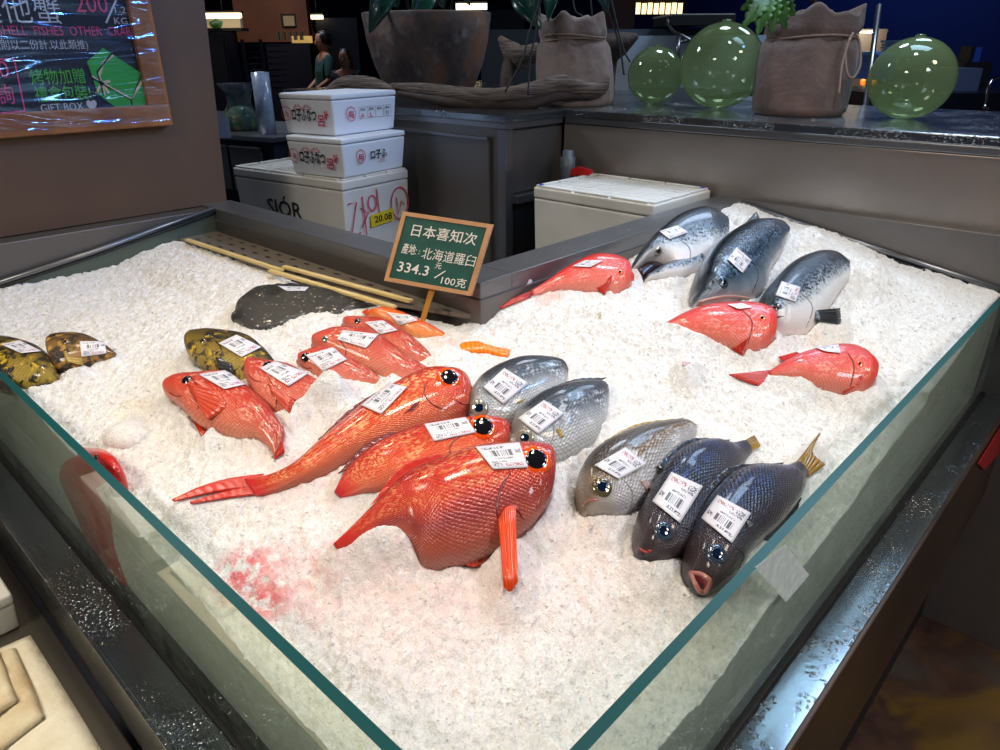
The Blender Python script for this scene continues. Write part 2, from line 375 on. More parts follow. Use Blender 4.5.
def fin_mat(name, col, col2, rays=40, alpha=1):
    t = NT(name); s = t.sep(t.uv)
    r = t.math('PINGPONG', t.math('MULTIPLY', s[0], rays), .5)
    c = t.mix(t.step(r, .1, .4), S(col), S(col2)); t.set(Base_Color=c, Roughness=.28, Normal=t.bump(r, .5, .0012))
    t.b.inputs['Coat Weight'].default_value = .4
    t.b.inputs['Subsurface Weight'].default_value = .25; t.b.inputs['Subsurface Radius'].default_value = (.01, .004, .002); t.b.inputs['Subsurface Scale'].default_value = .3
    return t.m
def label_mat():
    t = NT('price_sticker'); s = t.sep(t.uv); u, v = s[0], s[1]
    def win(x, a, b): return t.math('MULTIPLY', t.math('GREATER_THAN', x, a), t.math('LESS_THAN', x, b))
    def cell(su, sv, off): return t.n('ShaderNodeTexWhiteNoise', {0: t.n('ShaderNodeVectorMath', {0: t.mapv(t.uv, (su, sv, 1), (off, off, 0))}, operation='FLOOR').outputs[0]}, noise_dimensions='2D').outputs[0]
    bars = t.math('MULTIPLY', t.math('GREATER_THAN', cell(70, 1, 3), .45), t.math('MULTIPLY', win(u, .22, .76), win(v, .52, .76)))
    def row(a, b, u0, u1, n, off): return t.math('MULTIPLY', t.math('GREATER_THAN', cell(n, 34, off), .42), t.math('MULTIPLY', win(u, u0, u1), win(v, a, b)))
    ink = t.math('MAXIMUM', bars, row(.82, .90, .08, .60, 46, 11))
    for a in ((.40, .46, .24, .70, 50, 5), (.60, .74, .82, .95, 40, 8), (.10, .24, .08, .34, 34, 9), (.26, .33, .1, .5, 60, 2)): ink = t.math('MAXIMUM', ink, row(*a))
    red = row(.10, .22, .42, .90, 40, 21)
    c = t.mix(t.math('MULTIPLY', ink, .85), S('#d6d4da'), S('#22242c')); c = t.mix(t.math('MULTIPLY', red, .8), c, S('#a03040'))
    c = t.mix(t.math('MULTIPLY', t.step(t.noise(t.obj, 60, 2), .6, .8), .1), c, S('#9aa0b0'))
    t.set(Base_Color=c, Roughness=.35); return t.m
M_LABEL = label_mat()
M_PUPIL = mat('eye_pupil', '#14151a', .08, coat=1)
M_PUPILB = mat('blue_eye_pupil', '#0c1a30', .08, coat=1)
M_MOUTH = mat('mouth_inside', '#7c1010', .3, coat=.5)
M_MOUTHD = mat('dark_mouth_inside', '#2c1418', .3, coat=.5)
BVHS = []   # bodies that ice is packed under
def regbvh(b, V, off=.002): BVHS.append((b, off, (min(v[0] for v in V), max(v[0] for v in V), min(v[1] for v in V), max(v[1] for v in V))))
WPROF = [(0, .22), (.05, .5), (.14, .82), (.28, 1), (.5, .92), (.72, .58), (.88, .28), (1, .13)]
def loft(st, plane_pt, n, T, wprof, NS, SEG, cap=True, opw=.05, opu=.27, sq=.92):
    """solid body between paired dorsal/ventral photo outlines lying in a plane; thickness stands along n"""
    D = []; V = []
    for dx, dy, vx, vy in st:
        for L, (x, y) in ((D, (dx, dy)), (V, (vx, vy))):
            r = ray(x, y); L.append(np.array(CAM+r*((plane_pt-CAM).dot(n)/r.dot(n))))
    D = cr(D, NS); V = cr(V, NS); n_ = np.array(n); verts = []; uvs = []; faces = []
    xs, ys = zip(*wprof); cen = []
    for k in range(NS):
        s = k/(NS-1); c = (D[k]+V[k])/2; h = (D[k]-V[k])/2; wd = T*float(np.interp(s, xs, ys)); cen.append(c)
        for j in range(SEG):
            t = 2*PI*j/SEG; ct, sn = math.cos(t), math.sin(t)
            a = math.copysign(abs(ct)**sq, ct); b = math.copysign(abs(sn)**.85, sn); vv = ct*.5+.5
            oe = opu-.07*(2*vv-.9)**2; g = 1+opw*max(0, min(1, (oe-s)/.015))*(1 if s < oe else 0)
            verts.append(c+h*a+n_*wd*b*g); uvs.append((s, vv))
    for k in range(NS-1):
        for j in range(SEG):
            a = k*SEG+j; b = k*SEG+(j+1) % SEG; faces.append((a, b, b+SEG, a+SEG))
    if cap:
        ax = cen[0]-cen[3]; ax = ax/np.linalg.norm(ax); hh = np.linalg.norm(D[0]-V[0])/2; base = 0
        for q in (.5, .85):
            idx = len(verts)
            for j in range(SEG):
                p = cen[0]+(verts[j]-cen[0])*math.sqrt(1-q*q)+ax*hh*.55*q; verts.append(p); uvs.append((0, uvs[j][1]))
            for j in range(SEG): faces.append((idx+j, idx+(j+1) % SEG, base+(j+1) % SEG, base+j))
            base = idx
        idx = len(verts); verts.append(cen[0]+ax*hh*.55); uvs.append((0, .5))
        for j in range(SEG): faces.append((idx, base+(j+1) % SEG, base+j))
    else: faces.append(tuple(range(SEG)))
    faces.append(tuple((NS-1)*SEG+j for j in range(SEG)))
    return verts, faces, uvs
class Fish:
    def __init__(s, label, m, st, T=.03, tilt=32, sink=.0, wprof=WPROF, group=None, name='whole_fish', cat='fish', NS=64, SEG=36, pack=True, opw=.05, opu=.27, plane=None, sq=.92, tail=None):
        if plane is None:
            m0 = ((st[0][0]+st[0][2])/2, (st[0][1]+st[0][3])/2); m1 = ((st[-1][0]+st[-1][2])/2, (st[-1][1]+st[-1][3])/2)
            A = on_ice(*m0, .02); B = on_ice(*m1, .01); a = (A-B).normalized(); nz = (Vector((0, 0, 1))-a*a.z).normalized(); side = a.cross(nz)
            if side.dot(CAM-A) < 0: side = -side
            t = math.radians(tilt); n = (nz*math.cos(t)+side*math.sin(t)).normalized(); mid = (A+B)/2
            for _ in range(4):
                zs = []
                for q in st[1:-1]:
                    r = ray(q[2], q[3]); P = CAM+r*((mid-CAM).dot(n)/r.dot(n)); zs.append(P.z-float(ice0(P.x, P.y)))
                mid = mid+Vector((0, 0, T*(.25-sink)-float(np.mean(zs))))
        else: mid, n = plane
        s.n, s.mid, s.T = n, mid, T
        V, Fc, U = loft(st, mid, n, T, wprof, NS, SEG, True, opw, opu, sq)
        s.bvh = BVHTree.FromPolygons([tuple(v) for v in V], Fc)
        if pack: regbvh(s.bvh, V)
        c = Vector(np.mean(V[:NS*SEG], axis=0)); lo = min(v[2] for v in V)
        s.root = thing(name, label, cat, (c.x, c.y, lo), group)
        s.body = link('body', pydata(V, Fc, 'body', U), m, s.root, smooth=True)
    def hit(s, px, py, off=.0):
        r = ray(px, py).normalized(); h = s.bvh.ray_cast(CAM, r)
        if h[0] is None:
            P = CAM+r*(((s.mid+s.n*s.T*.15)-CAM).dot(s.n)/r.dot(s.n)); return P+s.n*off, s.n
        N = h[1] if h[1].dot(r) < 0 else -h[1]; return h[0]+N*off, N
    def eye(s, px, py, r, iris, pupil=None, pr=.55, bulge=.30, lookx=0):
        P, N = s.hit(px, py); R = r*depth(P)/F*1.08; N = (N*1.2+s.n*.6+(CAM-P).normalized()*.5).normalized()
        pf = [(R*1.12, -.35*R)]+[(R*math.cos(a), R*bulge*math.sin(a)) for a in [k*PI/2/8 for k in range(8)]]+[(R*.02, R*bulge)]
        e = lathe('eye', pf, P-N*R*.05, iris, s.root, axis=N, seg=24)
        pf = [(R*pr, R*bulge*.55)]+[(R*pr*math.cos(a), R*bulge*(.72+.36*math.sin(a))) for a in [k*PI/2/6 for k in range(6)]]+[(R*.01, R*bulge*1.08)]
        lathe('pupil', pf, P-N*R*.05, pupil or M_PUPIL, e, axis=N, seg=20); return e
    def sticker(s, q, flip=False):
        NU, NV = 14, 10; V = []; U = []
        for j in range(NV+1):
            for i in range(NU+1):
                u, v = i/NU, j/NV
                x = (q[0][0]*(1-u)+q[1][0]*u)*(1-v)+(q[3][0]*(1-u)+q[2][0]*u)*v; y = (q[0][1]*(1-u)+q[1][1]*u)*(1-v)+(q[3][1]*(1-u)+q[2][1]*u)*v
                P, N = s.hit(x, y); V.append(np.array(P+s.n*.0015+N*.0008)); U.append((u, 1-v) if not flip else (1-v, 1-u))
        G = np.array(V).reshape(NV+1, NU+1, 3)
        for _ in range(3):
            K = G.copy(); K[1:-1, 1:-1] = (G[1:-1, 1:-1]*2+G[:-2, 1:-1]+G[2:, 1:-1]+G[1:-1, :-2]+G[1:-1, 2:])/6
            G = K
        G = G.reshape(-1, 3); Fc = [(j*(NU+1)+i, (j+1)*(NU+1)+i, (j+1)*(NU+1)+i+1, j*(NU+1)+i+1) for j in range(NV) for i in range(NU)]
        o = link('price_sticker', pydata(G, Fc, 'st', U), M_LABEL, s.root, smooth=True); o['label'] = 'white printed price sticker with a barcode'
        md = o.modifiers.new('th', 'SOLIDIFY'); md.thickness = .0003; md.offset = 1; return o
    def fin(s, name, base, tip, m, off=0, th=.0012, ripple=.0012, rise=0, onbody=False, nu=None, lift=0, cover=True):
        """membrane between a base polyline and a tip polyline given in photo pixels, lying along the body plane"""
        def pl(p, o, ob=False):
            if ob: return s.hit(*p, .0004)[0]
            r = ray(*p); return CAM+r*(((s.mid+s.n*o)-CAM).dot(s.n)/r.dot(s.n))
        NU = nu or 28; NV = 6
        B = cr([pl(p, off, onbody) for p in base], NU); Tp = cr([pl(p, off+rise) for p in tip], NU); V = []; U = []; n_ = np.array(s.n)
        for j in range(NV):
            v = j/(NV-1)
            for i in range(NU):
                V.append(B[i]*(1-v)+Tp[i]*v+n_*(ripple*math.sin(i*1.7)*v+lift*math.sin(PI*v)+ (th if onbody else 0))); U.append((i/(NU-1), v))
        Fc = [(j*NU+i, j*NU+i+1, (j+1)*NU+i+1, (j+1)*NU+i) for j in range(NV-1) for i in range(NU-1)]
        if cover: regbvh(BVHTree.FromPolygons([tuple(v) for v in V], Fc), V, -.003)
        o = link(name, pydata(V, Fc, 'fin', U), m, s.root, smooth=True); md = o.modifiers.new('th', 'SOLIDIFY'); md.thickness = th; md.offset = 0; return o
    def line(s, name, pts, r, m, lab=None):
        r *= .7; P = [s.hit(*p, r*.1)[0] for p in cr(pts, 14)]
        o = tube(name, P, [r*.35]+[r]*5+[r*.4], m, s.root, seg=6)
        if lab: o['label'] = lab
        return o
    def mouth(s, poly, m, lip, lr=.0022):
        P = [s.hit(*p, .0004)[0] for p in cr(poly+poly[:1], 20)][:-1]; c = sum(P, Vector())/len(P); dn = s.n*-.002
        V = list(P)+[c+dn+(p-c)*.5 for p in P]+[c+dn*1.5]; n = len(P)
        Fc = [(i, (i+1) % n, n+(i+1) % n, n+i) for i in range(n)]+[(n+i, n+(i+1) % n, 2*n) for i in range(n)]
        off = s.n*.003
        o = link('mouth', pydata([Vector(v)+off for v in V], Fc), m, s.root, smooth=True); o['label'] = 'dark red inside of the open mouth'
        tube('lips', [p+off*.8 for p in P+P[:1]], lr, lip, s.root, seg=8, n=30)
# -- fish materials
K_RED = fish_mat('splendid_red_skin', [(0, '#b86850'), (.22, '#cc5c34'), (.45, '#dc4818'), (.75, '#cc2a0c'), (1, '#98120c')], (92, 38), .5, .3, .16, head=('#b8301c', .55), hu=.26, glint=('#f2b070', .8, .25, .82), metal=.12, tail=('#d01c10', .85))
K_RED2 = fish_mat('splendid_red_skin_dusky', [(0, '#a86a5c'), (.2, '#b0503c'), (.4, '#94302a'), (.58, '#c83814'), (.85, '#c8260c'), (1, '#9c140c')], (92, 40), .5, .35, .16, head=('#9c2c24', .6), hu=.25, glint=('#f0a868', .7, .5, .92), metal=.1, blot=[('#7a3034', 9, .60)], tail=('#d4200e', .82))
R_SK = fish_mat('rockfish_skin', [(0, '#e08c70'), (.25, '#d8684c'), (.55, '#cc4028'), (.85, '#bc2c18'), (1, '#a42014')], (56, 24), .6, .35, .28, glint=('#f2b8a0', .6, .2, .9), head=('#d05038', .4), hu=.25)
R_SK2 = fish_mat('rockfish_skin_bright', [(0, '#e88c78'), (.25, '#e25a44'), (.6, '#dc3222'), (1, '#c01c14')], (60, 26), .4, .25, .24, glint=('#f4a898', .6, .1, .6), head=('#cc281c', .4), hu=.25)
O_SK = fish_mat('orange_skin', [(0, '#f0a060'), (.3, '#ee7a24'), (.7, '#e45a14'), (1, '#d84410')], (50, 20), .3, .15, .2)
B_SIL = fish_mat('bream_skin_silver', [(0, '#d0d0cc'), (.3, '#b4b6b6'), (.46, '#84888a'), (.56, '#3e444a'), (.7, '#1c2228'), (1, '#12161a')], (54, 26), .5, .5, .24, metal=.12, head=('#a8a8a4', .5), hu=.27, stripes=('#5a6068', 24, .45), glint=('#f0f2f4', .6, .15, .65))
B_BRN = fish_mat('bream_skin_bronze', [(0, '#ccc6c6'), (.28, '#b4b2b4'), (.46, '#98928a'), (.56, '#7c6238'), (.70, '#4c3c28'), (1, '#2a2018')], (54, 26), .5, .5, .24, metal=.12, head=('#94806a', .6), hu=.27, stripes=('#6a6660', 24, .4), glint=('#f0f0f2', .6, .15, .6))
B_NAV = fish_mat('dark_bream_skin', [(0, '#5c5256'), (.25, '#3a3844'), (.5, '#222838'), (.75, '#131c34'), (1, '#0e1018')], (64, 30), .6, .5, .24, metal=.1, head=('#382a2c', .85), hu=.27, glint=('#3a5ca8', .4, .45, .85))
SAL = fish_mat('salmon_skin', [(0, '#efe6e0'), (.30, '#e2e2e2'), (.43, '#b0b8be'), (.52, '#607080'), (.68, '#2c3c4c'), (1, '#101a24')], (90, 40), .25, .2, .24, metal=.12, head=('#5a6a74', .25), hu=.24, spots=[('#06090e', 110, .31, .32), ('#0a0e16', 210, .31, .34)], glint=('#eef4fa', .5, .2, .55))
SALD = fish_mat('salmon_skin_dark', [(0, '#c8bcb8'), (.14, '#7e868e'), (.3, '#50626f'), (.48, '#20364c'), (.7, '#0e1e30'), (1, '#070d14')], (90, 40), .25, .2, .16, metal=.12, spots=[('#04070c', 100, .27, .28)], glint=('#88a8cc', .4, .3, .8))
FLAT = fish_mat('flatfish_skin', [(0, '#35332f'), (.5, '#3a3934'), (1, '#2c2b2a')], (80, 50), .5, .3, .3, spots=[('#8a8a80', 95, .16, -.3)], blot=[('#23221f', 14, .56)], coat=.5)
YEL = fish_mat('mottled_yellow_skin', [(0, '#a8902c'), (.4, '#8a7220'), (.75, '#5c4c1c'), (1, '#332c1c')], (60, 26), .5, .4, .3, blot=[('#12100c', 44, .47), ('#c8a620', 60, .58)])
YEL2 = fish_mat('mottled_brown_skin', [(0, '#b07c34'), (.4, '#8c6a26'), (.75, '#6c4c28'), (1, '#4a3424')], (60, 26), .5, .4, .3, blot=[('#241a12', 48, .49), ('#c09440', 62, .57)])
F_RED = fin_mat('red_fin', '#d03014', '#b01c10', 36); F_OR = fin_mat('orange_fin', '#e85014', '#d03a10', 9); F_ORB = fin_mat('bright_orange_fin', '#ff8a14', '#f07008', 9)
F_PUR = fin_mat('purple_red_fin', '#7c1c28', '#52101c', 22); F_ROCK = fin_mat('rockfish_fin', '#d8583c', '#b83824', 16)
F_DARK = fin_mat('dark_fin', '#22262e', '#3c3c3c', 18); F_YEL = fin_mat('yellow_fin', '#a8801c', '#6e5010', 14); F_GOLD = fin_mat('golden_fin', '#b8963c', '#8c7838', 12); F_PALE = fin_mat('pale_fin', '#c8a8a0', '#a88a84', 14)
I_RED = mat('orange_red_iris', '#e8500c', .15, coat=1); I_SIL = mat('silver_iris', '#9a9488', .15, .4, coat=1); I_GOLD = mat('gold_iris', '#665a40', .15, .4, coat=1); I_DK = mat('slate_iris', '#3a4a58', .15, .3, coat=1); I_BLK = mat('black_eye', '#101018', .1, coat=1)
M_LIPR = mat('red_lip', '#8c2018', .25, coat=.6); M_LIPB = mat('brown_lip', '#54393a', .3, coat=.5); M_LIPP = mat('pink_lip', '#a86a60', .3, coat=.5)
M_OPR = mat('dark_red_gill_edge', '#741414', .3, coat=.5)
M_GLS = mat('silver_gill_edge', '#8c8c8c', .3, .3, coat=.5); M_GLD = mat('dark_gill_edge', '#242026', .3, coat=.5)
GK = 'splendid alfonsinos lying in a row'; GR = 'red rockfish on the ice'
# A: long red fish, whole tail
f = Fish('long bright red fish with a forked tail stretched fully out on the ice', K_RED,
 [(472,388,473,402),(464,376,470,413),(448,371,461,420),(425,372,444,430),(398,384,424,437),(365,405,398,446),(326,437,358,460),(297,463,322,478),(280,472,298,486),(262,477,274,493),(244,479,256,496)], .036, 26, group=GK)
f.eye(449, 378, 11.5, I_RED, pr=.70); f.sticker([(389,384),(407,388),(381,415),(361,406)], True)
f.fin('tail_fin', [(264,474),(228,479),(198,488),(172,500)], [(258,488),(238,489),(206,494),(174,501.5)], F_RED, 0, .003, nu=36); f.fin('tail_fin', [(260,484),(236,489),(210,496),(190,502)], [(262,494),(240,496.5),(214,500),(191,504)], F_RED, 0, .003, nu=36)
f.fin('dorsal_fin', [(398,386),(365,407),(326,438)], [(384,388),(352,408),(318,440)], F_PUR, 0, .002)
f.line('gill_edge', [(428,378),(424,392),(432,404),(446,410)], .0016, M_OPR); f.line('mouth', [(472,402),(464,404),(456,400)], .0016, M_LIPR)
f.fin('pectoral_fin', [(420,402),(414,410)], [(404,408),(398,417)], F_PUR, 0, .001, onbody=True, rise=f.T*.8)
# B
f = Fish('middle of the three big-eyed red fish, squeezed between the long one and the deep one', K_RED,
 [(511,427,510,440),(502,421,505,452),(481,418,492,465),(460,419.5,470,474),(424,425,438,484),(385,439,408,490),(364,452,386,492),(346,470,362,494),(334,492,340,498)], .032, 34, group=GK)
f.eye(483, 427, 13, I_RED, pr=.70); f.sticker([(424,425),(465.6,418),(476,433),(434,442)])
f.fin('dorsal_fin', [(400,434),(372,448),(346,470)], [(392,432),(364,446),(338,474)], F_PUR, 0, .002); f.line('gill_edge', [(462,434),(450,446),(452,462)], .0016, M_OPR)
# C
f = Fish('largest red fish in front with a huge orange-ringed eye and an orange fin hanging down', K_RED2,
 [(553,460,550,482),(551,450,548,500),(540,444.5,541,515),(515,443.5,524,536),(476,446.8,498,554),(434,461,450,570),(410,472,424,571),(394,484,412,552),(374,504,392,541),(351,527,364,545),(333,544,338,551)], .042, 40, group=GK, opw=.07)
f.eye(536, 460, 14.5, I_RED, pr=.68); f.sticker([(475,447.6),(519,443),(528,468),(493,470)])
f.fin('dorsal_fin', [(446,457),(410,471),(374,503)], [(438,454),(402,466),(370,506)], F_RED, 0, .002)
f.fin('pectoral_fin', [(498,520),(506,508),(515,507)], [(503,587),(510,592),(517,582)], F_OR, 0, .003, onbody=True, rise=.05, ripple=.0005, nu=20)
f.fin('pelvic_fin', [(497,548),(480,556),(465,562)], [(494,552),(478,566),(463,565)], F_OR, .004, .002)
f.line('gill_edge', [(512,470),(500,490),(497,512),(502,524)], .0022, M_OPR); f.line('gill_edge', [(500,516),(508,506),(516,508),(524,520)], .0024, M_LIPR)
f.line('mouth', [(547,482),(541,496),(536,508)], .0018, M_LIPR)
# red rockfishes, left group
f = Fish('salmon-red rockfish lying whole at the front left, tail tip free on the ice', R_SK,
 [(167,388,168,394),(172,384,173,402),(184,377,187,413),(200,375,202,428),(226,373,222,436),(247,386,240,440),(266,402,256,440),(277,418,266,445),(284,430,272,452),(281,446,275,457)], .034, 34, group=GR)
f.eye(187, 380, 5, I_BLK); f.sticker([(199,375),(226,371),(247,385),(225,390)])
f.fin('pectoral_fin', [(187,384),(192,394),(198,404)], [(224,392),(226,408),(208,420)], F_ROCK, 0, .0015, onbody=True, rise=.028, nu=24)
f.fin('pelvic_fin', [(184,402),(187,410)], [(203,438),(208,436)], F_RED, .006, .003); f.fin('tail_fin', [(282,436),(272,448)], [(284,452),(275,459)], F_RED, 0, .003)
f.line('mouth', [(169,392),(175,396),(182,396)], .0014, M_LIPR); f.line('gill_edge', [(192,378),(200,392),(198,410)], .0014, M_OPR)
f = Fish('red rockfish with a black eye tucked right behind the front left one, half under ice', R_SK,
 [(247,366,247,378),(252,361,253,392),(264,362,264,408),(290,366,280,418),(306,374,298,412),(324,384,316,402),(336,394,330,402)], .032, 30, group=GR)
f.eye(268, 365, 4.5, I_BLK); f.sticker([(260,369),(275,362),(309,374),(289,387)]); f.line('gill_edge', [(268,376),(276,392),(276,408)], .0014, M_OPR); f.line('mouth', [(248,374),(254,380),(262,382)], .0014, M_LIPR)
f.fin('pectoral_fin', [(268,384),(272,394)], [(296,400),(290,414)], F_ROCK, 0, .0015, onbody=True, rise=.02)
f = Fish('small red rockfish peering out with one dark bulging eye, third in the left row', R_SK,
 [(298,360,299,366),(304,356,305,371),(326,348,322,381),(346,357,340,384),(366,367,358,385),(382,379,378,385)], .026, 30, group=GR)
f.eye(306, 357, 4.5, I_BLK); f.sticker([(306,356),(333,348),(347,360),(323,372)]); f.line('mouth', [(300,364),(306,368),(312,368)], .0012, M_LIPR)
f = Fish('red rockfish lying between the small dark-eyed one and the pale red one', R_SK,
 [(313,344,313,349),(317,339,318,353),(336,331,338,362),(362,330,362,372),(380,336,382,378),(402,352,400,382),(420,363,416,380),(432,370,430,378)], .03, 30, group=GR)
f.eye(325, 339, 3.5, I_SIL); f.sticker([(343,331),(379,335),(366,349),(337,340)]); f.line('gill_edge', [(338,338),(346,350),(342,362)], .0013, M_OPR); f.line('mouth', [(314,347),(320,350),(326,350)], .0012, M_LIPR)
f = Fish('pale red rockfish lying between another red one and the orange fish', R_SK,
 [(343,324,344,330),(348,321,350,334),(362,320,364,340),(388,322,384,350),(409,335,404,362),(422,345,418,364),(432,355,430,361)], .026, 30, group=GR)
f.eye(358, 321, 3.2, I_BLK); f.sticker([(365,323),(383,321),(398,331),(381,335)])
f = Fish('orange fish with a gaping mouth at the foot of the signboard', O_SK,
 [(370,312,368,320),(376,312,376,323),(388,311,386,327),(404,315,402,332),(420,321,416,338),(434,327,432,338),(445,333,444,337)], .024, 30)
f.sticker([(387,313),(411,316),(418,321),(400,326)])
f.fin('upper_jaw', [(372,318),(378,316)], [(363,313),(368,310)], F_OR, .004, .008, nu=8); f.fin('lower_jaw', [(380,316),(388,318)], [(377,311),(384,311)], F_OR, .006, .006, nu=8)
# loose fins poking out of the ice
def buried(name, label, st, m, T=.008, group=None, cat='fin'):
    g = Fish(label, m, st, T, 10, sink=-.1, name=name, cat=cat, wprof=[(0, .7), (.5, 1), (1, .5)], NS=20, SEG=12, pack=True, opw=0); return g
buried('fish_tail', 'bright orange fish tail poking out of the ice beside the silver bream', [(463,343,464,353),(476,342,478,353),(488,346,490,354),(510,350,508,358)], F_ORB)
# flatfish, mottled fishes
f = Fish('dark speckled flatfish lying at the back beside the yellow divider', FLAT,
 [(235,312,236,321),(238,303,245,326),(245,296,258,329.5),(258,288,279,327),(279,286,303,318),(310,287,322,314),(331,291,338,315),(350,299,352,311),(362,302,363,307),(376,302,376,304)], .017, 12, wprof=[(0, .4), (.12, .8), (.3, 1), (.7, .7), (.9, .4), (1, .2)], sink=-.2)
f.sticker([(278,287),(309,288),(305,292),(287,292)]); f.eye(259, 295, 2.2, I_GOLD); f.line('mouth', [(240,306),(246,310),(252,310)], .001, M_LIPB)
f.fin('tail_fin', [(358,302),(358,308)], [(378,300),(377,305)], F_DARK, 0, .002)
f.fin('fringe_fin', [(258,291),(280,288),(310,289),(345,298)], [(256,287),(280,284),(312,285),(350,298)], F_DARK, -.006, .002)
f = Fish('yellow and black mottled fish behind the salmon-red rockfish', YEL,
 [(191,346,192,354),(193,338,196,366),(200,334,208,374),(214,332,226,378),(245,335,246,384),(262,346,260,388),(276,362,272,386)], .036, 30)
f.sticker([(219,344),(237,335.5),(262,348),(242,358)]); f.line('mouth', [(192,352),(200,354),(206,348)], .0014, M_LIPB); f.eye(203, 341, 3, I_GOLD)
f.line('gill_edge', [(214,338),(222,352),(216,370)], .0016, M_GLD); f.fin('pectoral_fin', [(216,358),(220,368)], [(232,360),(234,374)], F_DARK, 0, .0015, onbody=True, rise=.02)
f = Fish('brown mottled fish with a square-on sticker, alone right of the one at the left edge', YEL2,
 [(52,348,53,358),(54,340,58,371),(64,336,68,377),(86,336,82,371),(104,344,96,362),(116,353,112,358)], .034, 30)
f.sticker([(80,342),(105,342),(107,354),(82,357.5)]); f.line('mouth', [(53,354),(58,358),(64,354)], .0014, M_LIPB); f.eye(66, 342, 2.6, I_GOLD)
f.fin('pectoral_fin', [(64,352),(66,362)], [(80,352),(84,366)], F_GOLD, 0, .0015, onbody=True, rise=.015)
f = Fish('yellow and black banded fish cut off by the left edge of the photo', YEL,
 [(-26,352,-24,362),(-16,342,-12,384),(0,339,4,392),(16,340,24,390),(39,347,44,386),(52,360,54,381),(58,373,59,378)], .036, 30)
f.sticker([(1,345),(20,341),(42,352),(22,354)])
# breams
f = Fish('silver bream touching the long red fish, rearmost of the striped pair', B_SIL,
 [(467,402,468,412),(470,392,474,422),(480,378,484,428),(496,367,510,428),(520,358,530,418),(544,357,550,402),(562,360,562,388),(568,368,567,378)], .032, 32)
f.eye(479, 408, 8.5, I_SIL, M_PUPILB, .55); f.sticker([(483,388),(504,369),(528,384),(503,405)], True); f.line('gill_edge', [(504,378),(508,396),(500,412)], .0014, M_GLS)
f.fin('pectoral_fin', [(516,404),(522,402)], [(536,384),(542,382)], F_GOLD, 0, .0012, onbody=True, rise=.012)
f = Fish('silver bream with a golden breast fin, right in front of the other striped silver one', B_SIL,
 [(510,430,513,446),(513,420,524,456),(520,409,540,463),(542,393,558,464),(568,384,580,452),(588,381,594,442),(602,381,604,424),(607,384,609,398)], .034, 32)
f.eye(525, 438, 8.5, I_SIL, M_PUPILB, .55); f.sticker([(518,419),(543.5,401),(564,414),(538,435)], True); f.line('gill_edge', [(546,410),(554,430),(548,452)], .0014, M_GLS)
f.fin('pectoral_fin', [(556,430),(560,438)], [(583,420),(588,428)], F_GOLD, 0, .0012, onbody=True, rise=.012); f.line('mouth', [(512,442),(518,450),(524,450)], .0014, M_LIPP)
f.fin('dorsal_fin', [(552,390),(576,382),(600,381)], [(552,387),(578,379),(606,378)], F_DARK, 0, .002)
f = Fish('bronze-backed silver bream with reddish lips, left of the two dark fish', B_BRN,
 [(582,506,587,515),(579,488,596,518),(582,468,616,519),(596,448,640,508),(630,430,664,480),(658,423,682,452),(682,420,694,437),(694,424,696,430)], .036, 32)
f.eye(602, 487, 9.5, I_GOLD, M_PUPILB, .58); f.sticker([(594,466),(625,448),(646,465),(618,480)], True); f.line('mouth', [(583,505),(590,500),(598,500)], .0024, M_LIPP)
f.line('gill_edge', [(622,478),(632,492),(630,510)], .0014, M_GLS); f.fin('dorsal_fin', [(606,443),(640,428),(680,421)], [(604,441),(638,424),(684,418)], F_GOLD, 0, .002)
f.fin('pectoral_fin', [(640,482),(646,490)], [(662,470),(668,480)], F_PALE, 0, .0012, onbody=True, rise=.012)
f = Fish('dark navy bream with a closed red mouth, between the bronze one and the gaping one', B_NAV,
 [(638,548,643,558),(637,530,656,563),(642,508,676,560),(652,486,698,545),(668,460,714,512),(688,445,728,486),(711,440,740,470),(730,443,746,460),(745,440,752,453)], .036, 32, sink=-.2)
f.eye(664, 531, 9, I_DK, M_PUPILB, .62); f.sticker([(652,502),(671,473),(702,487),(679,524)], True); f.line('mouth', [(638,548),(646,552),(652,550)], .003, M_LIPR)
f.line('gill_edge', [(680,526),(692,532),(690,548)], .0014, M_GLD); f.fin('dorsal_fin', [(660,470),(690,445),(728,442)], [(656,467),(688,440),(730,440)], F_DARK, 0, .002)
f.fin('tail_fin', [(746,440),(750,452)], [(754,436),(760,446)], F_YEL, 0, .003)
f = Fish('dark bream with a gaping red mouth and yellow tail, nearest the right glass', B_NAV,
 [(689,574,700,594),(688,558,712,594),(691,536,732,578),(700,510,752,550),(716,488,776,528),(736,471,794,506),(760,466,802,492),(784,466,805,480),(797,461,808,474)], .040, 30, sink=-.5)
f.eye(717, 554, 9.5, I_DK, M_PUPILB, .62); f.sticker([(701,519),(717,496),(750,514),(731,544)], True)
f.mouth([(690,574),(700,575),(709,582),(704,592),(697,590)], M_MOUTH, M_LIPP, .003)
f.line('gill_edge', [(734,546),(744,556),(738,570)], .0014, M_GLD)
f.fin('dorsal_fin', [(704,503),(716,487),(736,470),(780,466)], [(700,498),(712,482),(734,466),(784,463)], F_DARK, 0, .002)
f.fin('tail_fin', [(796,462),(803,470),(808,477)], [(820,433),(812,452),(825,465)], F_YEL, 0, .003, nu=30)
f.fin('anal_fin', [(764,540),(780,520),(796,506)], [(772,541),(792,522),(801,498)], F_DARK, -.004, .002)
f.fin('pectoral_fin', [(742,520),(748,528)], [(772,498),(780,514)], F_DARK, 0, .0012, onbody=True, rise=.015)
